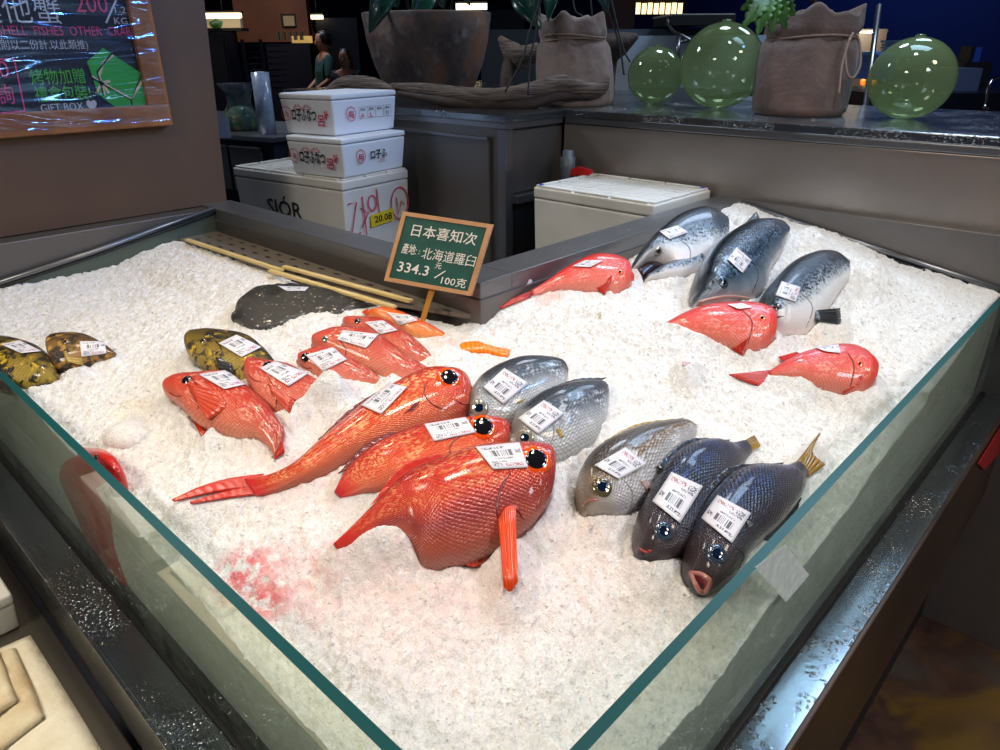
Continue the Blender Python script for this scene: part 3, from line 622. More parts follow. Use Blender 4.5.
# salmon
GS = 'salmon heads at the back of the ice'; SW = [(0, .35), (.06, .6), (.15, .9), (.3, 1), (.7, .9), (1, .6)]
def jaw(f, st, m, T=.014, name='lower_jaw'):
    V, Fc, U = loft(st, f.mid, f.n, T, [(0, .5), (.4, 1), (1, 1)], 16, 16, True, 0, .3); regbvh(BVHTree.FromPolygons([tuple(v) for v in V], Fc), V)
    return link(name, pydata(V, Fc, 'jaw', U), m, f.root, smooth=True)
f = Fish('pale silvery salmon with its mouth wide open, leftmost of the three', SAL,
 [(634,262,636,268),(642,249,648,263),(656,233,664,268),(678,216,682,280),(700,209,702,272),(714,212,710,268),(724,218,721,256)], .042, 38, group=GS, wprof=SW, sink=.1)
jaw(f, [(646,276,647,283),(656,270,660,284),(674,262,682,283),(690,255,700,276)], SAL, .034); g = jaw(f, [(638,268,645,276),(648,263,656,270),(662,261,668,270)], M_MOUTHD, .009, 'mouth'); g['label'] = 'dark inside of the open mouth'
f.eye(658, 251, 4.5, I_SIL); f.sticker([(659,232),(677,226),(688,233),(669,240)]); f.line('gill_edge', [(678,238),(690,250),(688,272)], .002, M_GLS)
f.fin('pectoral_fin', [(694,262),(698,270)], [(708,252),(712,258)], F_PALE, 0, .002, onbody=True, rise=.01)
f = Fish('dark blue-black salmon with a small raised back fin, middle of the three', SALD,
 [(695,294,697,306),(697,278,712,307),(704,260,734,306),(718,242,756,300),(740,227,766,276),(756,223,776,260),(772,224,780,250),(780,230,783,242)], .046, 36, group=GS, wprof=SW)
f.mouth([(698,303),(712,299),(730,297),(750,300),(742,304),(722,307),(706,310)], M_MOUTHD, mat('pink_jaw_skin', '#a88478', .3, coat=.5), .003)
f.eye(723, 282, 6, I_DK); f.sticker([(727,260),(736,248),(751,261),(742,274)], True); f.line('gill_edge', [(742,250),(758,272),(752,294)], .002, M_GLD)
f.fin('dorsal_fin', [(744,224),(752,221),(760,220)], [(752,217),(755,213),(757,213)], F_DARK, 0, .003, nu=12)
f = Fish('speckled salmon with a dark breast fin spread on the ice, rightmost of the three', SAL,
 [(761,309,764,318),(762,298,770,332),(771,284,784,338),(790,264,806,336),(812,254,820,320),(830,254,834,300),(842,262,844,286)], .042, 34, group=GS, wprof=SW, sink=.1)
f.eye(777, 307, 4.5, I_DK); f.sticker([(781,282),(800,288),(795,303),(775,296)], True); f.line('gill_edge', [(796,288),(812,306),(806,328)], .002, M_GLS)
f.line('mouth', [(762,314),(770,318),(784,316)], .002, M_MOUTHD)
f.fin('pectoral_fin', [(814,311),(816,320)], [(839,309),(840,323)], F_DARK, .03, .004, rise=-.005, nu=20, ripple=.003)
# red fishes at the back
f = Fish('bright red fish lying along the steel rail left of the salmon', R_SK2,
 [(630,272,630,284),(624,264,626,292),(610,258,612,297),(590,258,594,294),(566,269,572,292),(546,282,552,292),(530,291,534,296)], .034, 32, group=GR)
f.sticker([(572,267),(585,261),(603,261),(590,268)]); f.fin('pectoral_fin', [(612,276),(610,284)], [(596,288),(604,296)], F_RED, 0, .0015, onbody=True, rise=.012); f.eye(620, 272, 3, I_RED)
f.fin('tail_fin', [(534,290),(530,297)], [(484,311),(502,308)], F_RED, 0, .003)
f = Fish('plump red fish with its head tucked under the middle salmon', R_SK2,
 [(772,322,772,332),(768,312,770,346),(757,307,756,355),(740,305,738,354),(706,307,712,347),(684,314,690,340),(668,322,674,334),(655,329,660,333)], .038, 34, group=GR)
f.sticker([(727,305),(742,304),(752,308),(738,310)]); f.fin('pectoral_fin', [(748,338),(744,348)], [(732,350),(742,356)], F_RED, 0, .0015, onbody=True, rise=.01); f.line('gill_edge', [(740,308),(752,322),(748,344)], .0016, M_OPR); f.eye(762, 318, 3.4, I_RED)
f = Fish('red fish on its own nearest the right glass, tail fan showing', R_SK2,
 [(872,374,871,382),(870,364,866,392),(860,353,852,397),(846,347,836,396),(824,348,816,390),(798,355,796,382),(780,364,780,378),(768,372,770,377)], .038, 34, group=GR)
f.sticker([(814,348),(838,345),(840,354),(824,352)]); f.fin('pectoral_fin', [(862,376),(858,386)], [(842,384),(842,394)], F_RED, 0, .002, onbody=True, rise=.01)
f.fin('tail_fin', [(774,370),(772,377)], [(729,375),(758,386)], F_RED, 0, .003); f.fin('dorsal_fin', [(800,354),(784,362)], [(796,352),(778,357)], F_RED, 0, .002); f.line('gill_edge', [(846,350),(854,366),(850,388)], .0016, M_OPR); f.eye(860, 364, 3.4, I_RED)
# red fish pressed against the left glass: its back lies in a plane parallel to the pane
f = Fish('red fish pressed against the inside of the left glass, seen mostly through it', R_SK2,
 [(84,449,66,466),(99,451,67,482),(112,460,74,500),(122,480,82,518),(126,510,92,542),(127,538,108,566),(134,566,126,584),(144,596,140,600)], .022, 0, wprof=[(0, .6), (.08, .95), (1, .9)], plane=(Vector((X0+.0245, .8, .9)), Vector((-1, 0, 0)).normalized()), pack=False)
f.sticker([(98,488),(112,478),(126,500),(112,516)]) ; f.fin('tail_fin', [(133,570),(127,582)], [(146,596),(141,602)], F_RED, 0, .002)
f.eye(96, 458, 3, I_BLK)
buried('fish_tail', 'small pink fin tip showing between the salmon and the silver bream', [(684,360,685,366),(690,359,692,367),(696,363,696,367)], F_PALE, .004)
buried('fish_tail', 'scrap of red fin just right of the tail by the steel corner', [(570,323,570,326),(584,325,584,328),(600,329,600,332)], F_RED, .003)
# =================================================================== ICE SURFACE
h = .003; xs = np.arange(X0+.010, XF-.001, h); ys = np.arange(Y0+.001, YF-.001, h); GX, GY = np.meshgrid(xs, ys, indexing='ij'); Z = ice0(GX, GY)
def vnoise(scale, seed):
    rs = np.random.RandomState(seed); nx, ny = int((XF-X0)/scale)+3, int((YF-Y0)/scale)+3; g = rs.rand(nx, ny)
    u = (GX-X0)/scale; v = (GY-Y0)/scale; i = u.astype(int); j = v.astype(int); u -= i; v -= j; u = u*u*(3-2*u); v = v*v*(3-2*v)
    return (g[i, j]*(1-u)+g[i+1, j]*u)*(1-v)+(g[i, j+1]*(1-u)+g[i+1, j+1]*u)*v-.5
Z += .016*vnoise(.16, 1)+.009*vnoise(.07, 2)+.004*vnoise(.03, 3)
nz_f = 1.3*.0035*vnoise(.013, 4)+.0042*vnoise(.0075, 5)+.0026*vnoise(.0046, 6)
inside = (GX <= XN) | (GY <= YN)
# low edges where shelf, boards and rails show
edgeL = np.clip((GX-(.772+.09*np.clip((1.15-GY)/.25, 0, 1)))/.015, 0, 1)*np.clip((GY-.90)/.03, 0, 1); Z = Z+(.997-Z)*np.clip((GX-.60)/.12, 0, 1)*np.clip((GY-.98)/.15, 0, 1)-.03*edgeL
# pack ice under bodies
capm = np.full(Z.shape, np.inf)
BOXED = BVHS
need = Z.copy()
for i in range(Z.shape[0]):
    for j in range(Z.shape[1]):
        if not inside[i, j]: continue
        x, y = GX[i, j], GY[i, j]; z0 = Z[i, j]-.10
        for b, off, bb in BOXED:
            if not (bb[0] <= x <= bb[1] and bb[2] <= y <= bb[3]): continue
            hh = b.ray_cast(Vector((x, y, z0)), Vector((0, 0, 1)), .25)
            if hh[0] is not None:
                capm[i, j] = min(capm[i, j], hh[0].z+off)
                if off < 0: capm[max(0, i-1):i+2, max(0, j-1):j+2] = np.minimum(capm[max(0, i-1):i+2, max(0, j-1):j+2], hh[0].z+off)
under = np.isfinite(capm); need = np.where(under, np.minimum(capm, Z+.03), Z)
R = np.maximum(need, Z)
for _ in range(10):
    for dx, dy, k in ((1,0,1),(-1,0,1),(0,1,1),(0,-1,1),(1,1,1.41),(-1,1,1.41),(1,-1,1.41),(-1,-1,1.41)):
        Q_ = np.roll(np.roll(R, dx, 0), dy, 1)
        if dx == 1: Q_[0, :] = 0
        if dx == -1: Q_[-1, :] = 0
        if dy == 1: Q_[:, 0] = 0
        if dy == -1: Q_[:, -1] = 0
        R = np.maximum(R, Q_-1.1*h*k)
Z = np.where(under, np.minimum(R, capm), R)
def blur(A, n):
    for _ in range(n):
        B = A.copy(); B[1:-1, 1:-1] = (A[1:-1, 1:-1]*4+A[:-2, 1:-1]+A[2:, 1:-1]+A[1:-1, :-2]+A[1:-1, 2:])/8; A = B
    return A
Z = np.where(inside, blur(Z, 8), Z); bury = np.zeros(Z.shape)
# heaped ice over buried tails and bellies: (px, py, radius, height)
for px, py, r, hh in [(400,552,.03,.018),(372,556,.03,.014),(318,398,.035,.03),(345,392,.03,.026),(392,384,.02,.02),(340,410,.03,.02),(130,428,.035,.018),(752,222,.05,.05),(736,238,.035,.03),(812,236,.05,.05),(872,272,.05,.045),(858,285,.03,.02),
                      (690,350,.05,.02),(650,335,.05,.018),(560,290,.02,.006),(600,318,.06,.02),(800,392,.03,.012),(770,384,.02,.008),(600,430,.018,.012),(575,372,.02,.012),(445,360,.04,.012),(300,330,.04,.010),(440,345,.03,.01),(625,425,.02,0.0),(706,430,.02,.012),(500,600,.06,-.006),(250,420,.03,0)]:
    P = on_ice(px, py, hh*.5); d2 = (GX-P.x)**2+(GY-P.y)**2; bury = bury+hh*np.exp(-d2/(r*r))
Z = Z+nz_f*np.where(under, .5, 1); Z = np.where(under, np.minimum(Z, capm), Z)+bury
Z = np.clip(Z, .76, 1.09); Z = np.where((GX < X0+.035), np.minimum(Z, .940+.5*(GX-X0)), Z); Z = np.where((GX > .6) & (GX < 1.35), np.minimum(Z, .80+.05*GX+1.1*(GY-Y0)+.0*GX), Z)
V = []; idx = -np.ones(Z.shape, int); Fc = []
for i in range(Z.shape[0]):
    for j in range(Z.shape[1]):
        if inside[i, j]: idx[i, j] = len(V); V.append((GX[i, j], GY[i, j], Z[i, j]))
for i in range(Z.shape[0]-1):
    for j in range(Z.shape[1]-1):
        q = (idx[i, j], idx[i+1, j], idx[i+1, j+1], idx[i, j+1])
        if min(q) >= 0: Fc.append(q)
# skirt down the outer rim so the ice is a solid bed behind the glass
def skirt(line):
    prev = None
    for (i, j) in line:
        t = idx[i, j]; b = len(V); V.append((GX[i, j], GY[i, j], .691))
        if prev: Fc.append((prev[0], prev[1], b, t))
        prev = (t, b)
nx, ny = Z.shape; jn = int(np.sum(ys <= YN))-1; inn = int(np.sum(xs <= XN))-1
skirt([(0, j) for j in range(ny)]); skirt([(i, 0) for i in range(nx)][::-1]); skirt([(nx-1, j) for j in range(jn+1)][::-1])
# loose grains, part of the same uncountable bed
nb = len(V); rs = np.random.RandomState(5); OCT = np.array([(1,0,0),(-1,0,0),(0,1,0),(0,-1,0),(0,0,1),(0,0,-1)], float); OF = [(0,2,4),(2,1,4),(1,3,4),(3,0,4),(2,0,5),(1,2,5),(3,1,5),(0,3,5)]
for _ in range(30000):
    i = rs.randint(0, nx); j = rs.randint(0, ny)
    if not inside[i, j]: continue
    d = math.hypot(GX[i, j], GY[i, j]); s = (.0008+.0018*rs.rand()**3)*(.8+.3*d); Q = rs.randn(3, 3); Q, _r = np.linalg.qr(Q)
    c = np.array((GX[i, j]+rs.uniform(-h, h)*.5, GY[i, j]+rs.uniform(-h, h)*.5, Z[i, j]+s*.1)); o = len(V)
    c[0] = max(c[0], X0+.004); c[1] = max(c[1], Y0+.004)
    for p in OCT @ (np.diag([1, .8+.4*rs.rand(), .55]) @ Q): V.append(tuple(c+p*s))
    for t in OF: Fc.append(tuple(o+k for k in t))
def ice_mat():
    t = NT('crushed_ice'); o = t.obj; g = t.n('ShaderNodeNewGeometry').outputs[0]
    n1 = t.noise(g, 90, 5, .7); n2 = t.noise(g, 420, 3, .6)
    n3 = t.noise(g, 260, 3, .7)
    c = t.mix(t.step(n1, .3, .62), S('#dddbd8'), S('#f6f4ef')); c = t.mix(t.math('MULTIPLY', t.step(n3, .50, .36), .35), c, S('#a8a6a4'))
    s = t.sep(g)
    def stain(P, r, col, amt, lo=.42, hi=.62, ns=55, prev=None):
        d = t.n('ShaderNodeVectorMath', {0: g, 1: tuple(P)}, operation='DISTANCE').outputs['Value']
        k = t.math('MULTIPLY', t.step(d, r, r*.25), t.math('MULTIPLY', t.step(t.noise(g, ns, 4, .6), lo, hi), amt)); return t.mix(k, prev, S(col))
    for (px, py, r, col, amt, lo, hi) in [(248,572,.055,'#e04848',.9,.42,.56),(268,598,.036,'#e02010',1.0,.40,.52),(300,580,.09,'#eab0b0',.6,.3,.6),(345,552,.03,'#e03c30',.6,.45,.6),(420,590,.16,'#eec6be',.55,.2,.6),(300,470,.14,'#f0c8bc',.5,.2,.6),(560,560,.16,'#efcfc8',.45,.2,.6),
                 (335,392,.06,'#f0bcb0',.5,.25,.6),(450,345,.05,'#f2b090',.5,.3,.6),(690,362,.03,'#e8a0a0',.5,.4,.6),(130,405,.06,'#ecd490',.35,.4,.6),(550,300,.05,'#f0b0a0',.5,.4,.6),(840,345,.12,'#ecd8b8',.4,.3,.6)]:
        c = stain(on_ice(px, py), r, col, amt, lo, hi, prev=c)
    t.set(Base_Color=c, Roughness=.35); t.b.inputs['Specular IOR Level'].default_value = .6
    t.b.inputs['Subsurface Weight'].default_value = .35; t.b.inputs['Subsurface Radius'].default_value = (.9, 1, 1); t.b.inputs['Subsurface Scale'].default_value = .006
    hgt = t.bump(n2, .8, .003, t.bump(n1, .7, .005)); t.set(Normal=hgt); return t.m
me = pydata(V, Fc, 'ice'); M_ICE = ice_mat()
ice = link('crushed_ice', me, M_ICE, None, (X0, Y0, .70)); tag(ice, 'bed of crushed white ice heaped under the fish', 'ice', kind='stuff')
# =================================================================== SIGN ON A STICK
def proj(P):
    d = Vector(P)-CAM; c = d.dot(FW); return 500+F*d.dot(RT)/c, 375-F*d.dot(UP)/c
sgP = Vector(far(419, 325, depth((.790, .955, .967)))); nn = Vector((-.90, -.42, .25)).normalized()
def onpl(px, py, P, n):
    r = ray(px, py); return CAM+r*((P-CAM).dot(n)/r.dot(n))
TL, TR, BR, BL = [onpl(*q, sgP, nn) for q in ((404.5,212),(492,224),(472,296.5),(384,280))]
sx = ((TR-TL)+(BR-BL)).normalized(); sy = nn.cross(sx).normalized(); Wd = ((TR-TL).length+(BR-BL).length)/2; Hd = ((TL-BL).length+(TR-BR).length)/2; cs = (TL+TR+BR+BL)/4
# the board is slightly racked as it hangs on its stick
sy2 = ((TL-BL)+(TR-BR)).normalized()
sg = thing('price_sign', 'green chalk price sign with a pale wooden frame on a stick', 'sign', (sgP.x, sgP.y, .95))
def SP(u, v, d=0): return cs+sx*(u*Wd)+sy2*(v*Hd)+nn*d
fw_ = .045
fr = [[(-.5,-.5),(.5,-.5),(.5-.045,-.5+.055),(-.5+.045,-.5+.055)], [(-.5,.5),(.5,.5),(.455,.445),(-.455,.445)], [(-.5,-.5),(-.5,.5),(-.455,.445),(-.455,-.445)], [(.5,-.5),(.5,.5),(.455,.445),(.455,-.445)]]
M_PINE = mat('pale_pine', '#c99a6c', .55, var='#b98a5c', vs=30)
bm = bmesh.new()
for q in fr:
    a = [bm.verts.new(SP(*p, .004)) for p in q]; b = [bm.verts.new(SP(*p, -.006)) for p in q]; bm.faces.new(a); bm.faces.new(b[::-1])
    for i in range(4): bm.faces.new((a[i], b[i], b[(i+1) % 4], a[(i+1) % 4]))
link('frame', bm_mesh(bm), M_PINE, sg)
prism('chalkboard', [SP(-.46,-.45,-.003), SP(.46,-.45,-.003), SP(.46,.45,-.003), SP(-.46,.45,-.003)], nn*.004, mat('green_chalkboard', '#0c4a40', .5, var='#115548', vs=40), sg)
bm = bmesh.new(); e = .0022
def stext(s, u, v, w, hgt, bold=.006): text_into(bm, s, hgt, SP(u, v, e), sx, sy2, w, bold, 0)
stext('日本喜知次', -.37, .20, .73*Wd, .024); stext('產地:', -.40, -.06, .17*Wd, .021); stext(':', -.205, -.05, .012*Wd, .014); stext('北海道羅臼', -.165, -.09, .60*Wd, .023, 0)
stext('334.3', -.40, -.33, .36*Wd, .026, .008); stext('元', .02, -.20, .07*Wd, .013); stext('100克', .11, -.40, .28*Wd, .018)
stroke_into(bm, [(-.005, 0), (.012, .016)], .0022, SP(.08, -.34, e), sx, sy2, 0)
M_CHALK = mat('white_chalk', '#e8e8e0', .8)
o = flatmesh('lettering', bm, M_CHALK, sg); o['label'] = 'white chalk lettering'
s0 = onpl(430, 291, sgP, nn); s1 = onpl(418, 330, sgP, nn); dv = (s1-s0).normalized()
prism('stick', [s0-dv*.05-sx*.0058-nn*.0065, s0-dv*.05+sx*.0058-nn*.0065, s1+sx*.0045-nn*.0065, s1-sx*.0045-nn*.0065], -nn*.004, mat('stick_wood', '#b8842c', .5), sg)
# =================================================================== CHALK MENU BOARD ON THE BROWN PANEL
YW = YB-.022
def W(px, py, y=YW): return on(px, py, 1, y)
mb = thing('menu_board', 'big framed chalk menu board with pink, green and white writing', 'board', (.4, YB, 1.27))
M_OAK = mat('brown_oak_frame', '#9a6436', .5, var='#7c4c26', vs=12)
xr = W(172, 124).x; zb = W(120, 129).z; xi = W(157, 60).x-.012; zi = W(70, 122).z+.0
xi = xr-.052; zi = zb+.05
bm = bmesh.new(); add_box(bm, (-.9, YB-.03, zb), (xr, YB, zi), None, 0, .003); link('frame', bm_mesh(bm), M_OAK, mb)
bm = bmesh.new(); add_box(bm, (xi, YB-.03, zi), (xr, YB, 1.74), None, 0, .003); link('frame', bm_mesh(bm), M_OAK, mb)
t = NT('blackboard_under_film'); n1 = t.step(t.noise(t.mapv(t.obj, (5, 1, 26), rot=(0, .25, 0)), 1.0, 5, .6, 1.2), .52, .68)
t.set(Base_Color=S('#0a1024'), Roughness=.5); board = box('blackboard', (-.88, YB-.015, zi-.01), (xi+.01, YB-.002, 1.72), t.m, mb, bevel=0)
M_PINK = mat('pink_chalk', '#c8407a', .8, emit=None); M_GRN = mat('green_chalk', '#4aa844', .8); M_GREY = mat('grey_chalk', '#b8bcc8', .8)
X_, Z_ = Vector((1, 0, 0)), Vector((0, 0, 1)); yy = YB-.0165
def wtext(name, m, items, strokes=(), bold=-.004):
    bm = bmesh.new()
    for s, px, py, px2, hh in items:
        A = W(px, py, yy); B = W(px2, py, yy); text_into(bm, s, hh, A, X_, Z_, abs(B.x-A.x), bold, .0003)
    for pts, wd in strokes:
        P = [W(*p, yy) for p in pts]; stroke_into(bm, [(p.x, p.z) for p in P], wd, (0, yy, 0), X_, Z_, .0006)
    return flatmesh(name, bm, m, mb)
o = wtext('lettering', M_GREY, [('其他蟹', -28, 20, 61, .062), ('1.2', 113, 13, 124, .020), ('KG', 114, 24, 127, .020), ('(溫則以二份計,以此類推)', -12, 49, 88, .022), ('GIFT BOX ♥', 41, 112, 98, .023)], [([(116, 0), (106, 23)], .004)]); o['label'] = 'white chalk lettering'
o = wtext('lettering', M_PINK, [('200', 76, 12, 108, .055), ('SHELL  FISHES  OTHER  CRAB', -2, 35, 131, .027), ('0', 0, 78, 10, .05), ('詢', 0, 103, 15, .045)], [([(-10, 59), (14, 59)], .003), ([(14, 59), (25, 111)], .003), ([(25, 111), (-10, 114)], .003)]); o['label'] = 'pink chalk lettering'
o = wtext('lettering', M_GRN, [('烤物加贈', 31, 84, 86, .036), ('禮盒包裝!', 36, 101, 92, .036)], bold=.0); o['label'] = 'green chalk lettering'
def wpoly(name, m, polys, lift=.0005):
    bm = bmesh.new()
    for q in polys: bm.faces.new([bm.verts.new(W(*p, yy-lift)) for p in q])
    return flatmesh(name, bm, m, mb)
o = wpoly('gift_box_drawing', mat('green_drawing', '#2c9a40', .7), [[(86,61),(103,47),(142,73),(147,108),(136,111),(118,110),(97,94),(92,78)]]); o['label'] = 'drawing of a green gift box with a ribbon'
o = wtext('drawing_lines', mat('dark_drawing_lines', '#0a0c10', .7), [], [([(86,61),(103,47),(142,73)], .0036), ([(142,73),(131,100),(92,78)], .0036), ([(86,61),(92,78),(97,94),(118,110)], .0036), ([(142,73),(147,108)], .0036), ([(131,100),(133,110)], .0036), ([(112,53),(97,72),(104,96)], .0036)])
o = wtext('ribbon_drawing', mat('ribbon_chalk', '#c2b8a0', .7), [], [([(91,76),(100,82),(131,99),(143,80)], .006), ([(113,55),(103,63),(99,76),(101,84)], .006), ([(101,84),(96,94)], .005), ([(101,83),(109,93)], .006), ([(101,83),(110,81)], .006), ([(101,84),(105,96)], .005)])
# clear film stretched over the board
t = NT('wrinkled_clear_film'); tr = t.n('ShaderNodeBsdfTransparent', {0: (1, 1, 1, 1)}); gl = t.n('ShaderNodeBsdfGlossy', {0: (.22, .5, 1, 1), 'Roughness': .13})  # bluish highlights set by the gloss colour, the film itself is clear
bh = t.bump(t.noise(t.mapv(t.obj, (3, 1, 16), rot=(0, .3, 0)), .8, 2, .5, 1.0), 1.0, .05); t.l(bh, gl.inputs['Normal'])
t.t.links.new(t.n('ShaderNodeMixShader', {0: .16, 1: tr.outputs[0], 2: gl.outputs[0]}).outputs[0], t.t.nodes['Material Output'].inputs[0])
NX, NZ = 40, 26; V = []; Fc = []
for j in range(NZ+1):
    for i in range(NX+1):
        u, v = i/NX, j/NZ; V.append((.30+u*(xr-.31), YB-.034-.004*math.sin(9*u+14*v)*math.sin(5*u-7*v), zb+.012+v*.42))
for j in range(NZ):
    for i in range(NX): a = j*(NX+1)+i; Fc.append((a, a+1, a+NX+2, a+NX+1))
o = link('clear_film', pydata(V, Fc), t.m, mb, smooth=True); o['label'] = 'clear plastic film stretched over the board'
lamp('blue_board_fill', (2.4, -.6, 3.0), (.5, 1.94, 1.45), .5, 5, (.2, .45, 1), 60, 'RECTANGLE', .12)  # added blue fill for streaks on the film, no screen stands there
# =================================================================== STEEL BACK COUNTER
sc = thing('steel_back_counter', 'stainless steel back counter turning a corner behind the fish', 'counter', (2.2, 1.5, 0))
TZ = 1.268
bm = bmesh.new(); add_box(bm, (1.632, 1.512, TZ-.022), (2.04, 2.5, TZ), None, 0, .003); add_box(bm, (2.04, 1.512, TZ-.022), (3.3, 3.4, TZ), None, 0, .003); link('worktop', bm_mesh(bm), M_WET, sc)
bm = bmesh.new(); add_box(bm, (1.905, -3.2, TZ-.022), (2.66, 1.512, TZ), None, 0, .003); link('worktop', bm_mesh(bm), M_WET, sc)
box('apron', (1.908, -3.2, TZ-.040), (1.93, 1.51, TZ-.022), M_STEEL, sc); box('apron', (1.636, 1.516, TZ-.040), (1.66, 2.5, TZ-.022), M_STEEL, sc); box('apron', (1.66, 1.516, TZ-.040), (1.91, 1.53, TZ-.022), M_STEEL, sc)
box('face_panel', (1.918, -3.2, .0), (1.93, 1.52, TZ-.043), steel('stained_face_steel', '#a89e96', .36, .22, (4, 4, 1), met=.65), sc)
bm = bmesh.new(); add_box(bm, (1.645, 1.535, 0), (2.05, 2.48, TZ-.041)); add_box(bm, (2.05, 1.535, 0), (3.25, 3.35, TZ-.041)); link('cabinet_body', bm_mesh(bm), M_STEELD, sc)
box('corner_post', (1.638, 1.520, 0), (1.672, 1.552, TZ-.041), M_STEEL, sc)
d_ = box('door', (1.634, 1.585, .25), (1.645, 2.35, TZ-.075), M_STEELD, sc, bevel=.003); box('door_lip', (1.626, 1.585, TZ-.076), (1.645, 2.35, TZ-.066), M_STEEL, d_)
box('return_panel', (1.674, 1.526, 1.035), (1.915, 1.534, TZ-.048), M_STEELD, sc); box('shelf_edge', (1.672, 1.50, 1.005), (1.918, 1.534, 1.03), M_STEEL, sc)
box('opening_shade', (1.674, 1.528, .0), (1.915, 1.534, 1.003), M_DARK, sc)  # near-black sheet stands for the shade inside the opening
box('body', (1.93, -3.2, 0), (2.62, 1.5, TZ-.023), M_STEELD, sc)
# =================================================================== FOAM BOXES
def rdir(a): return Vector((math.cos(math.radians(a)), math.sin(math.radians(a)), 0))
def solve(F0, d, pxt):
    lo, hi = .01, 1.6
    for _ in range(40):
        m = (lo+hi)/2; x = proj(F0+d*m)[0]
        if (x < pxt) == (proj(F0+d*.02)[0] < pxt and proj(F0+d*1.5)[0] > proj(F0)[0]): lo = m
        else: hi = m
    return (lo+hi)/2
def length_to(F0, d, pxt):
    return min((k*.005 for k in range(4, 240)), key=lambda L: abs(proj(F0+d*L)[0]-pxt))
def foam_box(label, F0, dl, dr, Ll, Lr, z0, z1, lid=.03, taper=.012, group=None, m=M_FOAM, notches=True, cat='box'):
    F0 = Vector((F0[0], F0[1], 0)); C4 = [F0, F0+dr*Lr, F0+dr*Lr+dl*Ll, F0+dl*Ll]; c = sum(C4, Vector())/4
    b = thing('foam_box', label, cat, (c.x, c.y, z0), group)
    def ring(z, ins): return [p+(c-p).normalized()*ins+Vector((0, 0, z)) for p in C4]
    bm = bmesh.new(); lo = [bm.verts.new(p) for p in ring(z0, taper+.004)]; hi = [bm.verts.new(p) for p in ring(z1-lid-.0015, .0015)]
    bm.faces.new(lo[::-1]); bm.faces.new(hi)
    for i in range(4): bm.faces.new((lo[i], lo[(i+1) % 4], hi[(i+1) % 4], hi[i]))
    bmesh.ops.bevel(bm, geom=[e for e in bm.edges], offset=.006, segments=3, affect='EDGES', profile=.6); link('body', bm_mesh(bm), m, b, smooth=False)
    bm = bmesh.new(); lo = [bm.verts.new(p) for p in ring(z1-lid, 0)]; hi = [bm.verts.new(p) for p in ring(z1, 0)]
    bm.faces.new(lo[::-1]); bm.faces.new(hi)
    for i in range(4): bm.faces.new((lo[i], lo[(i+1) % 4], hi[(i+1) % 4], hi[i]))
    bmesh.ops.bevel(bm, geom=[e for e in bm.edges], offset=.006, segments=3, affect='EDGES', profile=.6); l = link('lid', bm_mesh(bm), m, b)
    if notches:
        bm = bmesh.new(); cc = F0+dr*Lr/2+dl*Ll/2; M = Matrix(((dr.x, dl.x, 0, cc.x), (dr.y, dl.y, 0, cc.y), (0, 0, 1, z1), (0, 0, 0, 1)))
        for q in ((-.5, -.5), (-.17, -.5), (.5-.33, -.5), (-.5, .46), (.17, .46), (-.17, .46)):
            pass
        rim = .018
        for (a0, b0, a1, b1) in ((-Lr/2+.004, -Ll/2+.004, Lr/2-.004, -Ll/2+rim), (-Lr/2+.004, Ll/2-rim, Lr/2-.004, Ll/2-.004), (-Lr/2+.004, -Ll/2+rim, -Lr/2+rim, Ll/2-rim), (Lr/2-rim, -Ll/2+rim, Lr/2-.004, Ll/2-rim)):
            L = max(a1-a0, b1-b0); n = 3
            for k in range(n):
                f0, f1 = k/n+.012, (k+1)/n-.012
                if a1-a0 > b1-b0: add_box(bm, (a0+(a1-a0)*f0, b0, -.003), (a0+(a1-a0)*f1, b1, .006), M, 0, .002)
                else: add_box(bm, (a0, b0+(b1-b0)*f0, -.003), (a1, b0+(b1-b0)*f1, .006), M, 0, .002)
        # waffle pattern of low ridges
        nx_, ny_ = max(4, int(Lr/.03)), max(4, int(Ll/.03))
        for i in range(1, nx_): x = -Lr/2+Lr*i/nx_; add_box(bm, (x-.002, -Ll/2+rim, -.002), (x+.002, Ll/2-rim, .0008), M)
        for j in range(1, ny_): y = -Ll/2+Ll*j/ny_; add_box(bm, (-Lr/2+rim, y-.002, -.002), (Lr/2-rim, y+.002, .0008), M)
        link('lid_ridges', bm_mesh(bm), m, l)
    return b, F0, dl, dr, Ll, Lr, z0, z1
M_REDINK = mat('red_ink', '#c03458', .7); M_BLKINK = mat('black_ink', '#16161c', .7); M_MAG = mat('magenta_ink', '#c8285a', .7)
ZB1 = 1.085
Fb = on(342, 182, 2, ZB1); dl, dr = rdir(98), rdir(8)
B1 = foam_box('largest foam box, lettered in dark capitals, carrying the two smaller boxes', (Fb.x, Fb.y), dl, dr, length_to(Fb, dl, 233), length_to(Fb, dr, 408), .40, ZB1, .028, .03)
Fb2 = on(345, 180.5, 2, ZB1+.004); dl2, dr2 = rdir(101), rdir(11)
z2 = ZB1+.122; z3 = z2+.120
L2 = length_to(Fb2, dl2, 290); R2 = length_to(Fb2, dr2, 407)
M_B2 = M_FOAMB
B2 = foam_box('small white foam box with red and black brush writing, middle of the stack', (Fb2.x, Fb2.y), dl2, dr2, L2, R2, ZB1+.007, z2, .016, .010, m=M_B2, notches=False)
Fb3 = on(335, 137, 2, z2+.001); Fb3 = Vector((Fb3.x, Fb3.y, 0)); dl3, dr3 = rdir(103), rdir(10)
B3 = foam_box('small white foam box printed with boxed letters, topmost of the stack', (Fb3.x, Fb3.y), dl3, dr3, length_to(on(335, 137, 2, z2), dl3, 283), length_to(on(335, 137, 2, z2), dr3, 398), z2+.002, z3, .016, .010, m=M_B2, notches=False)
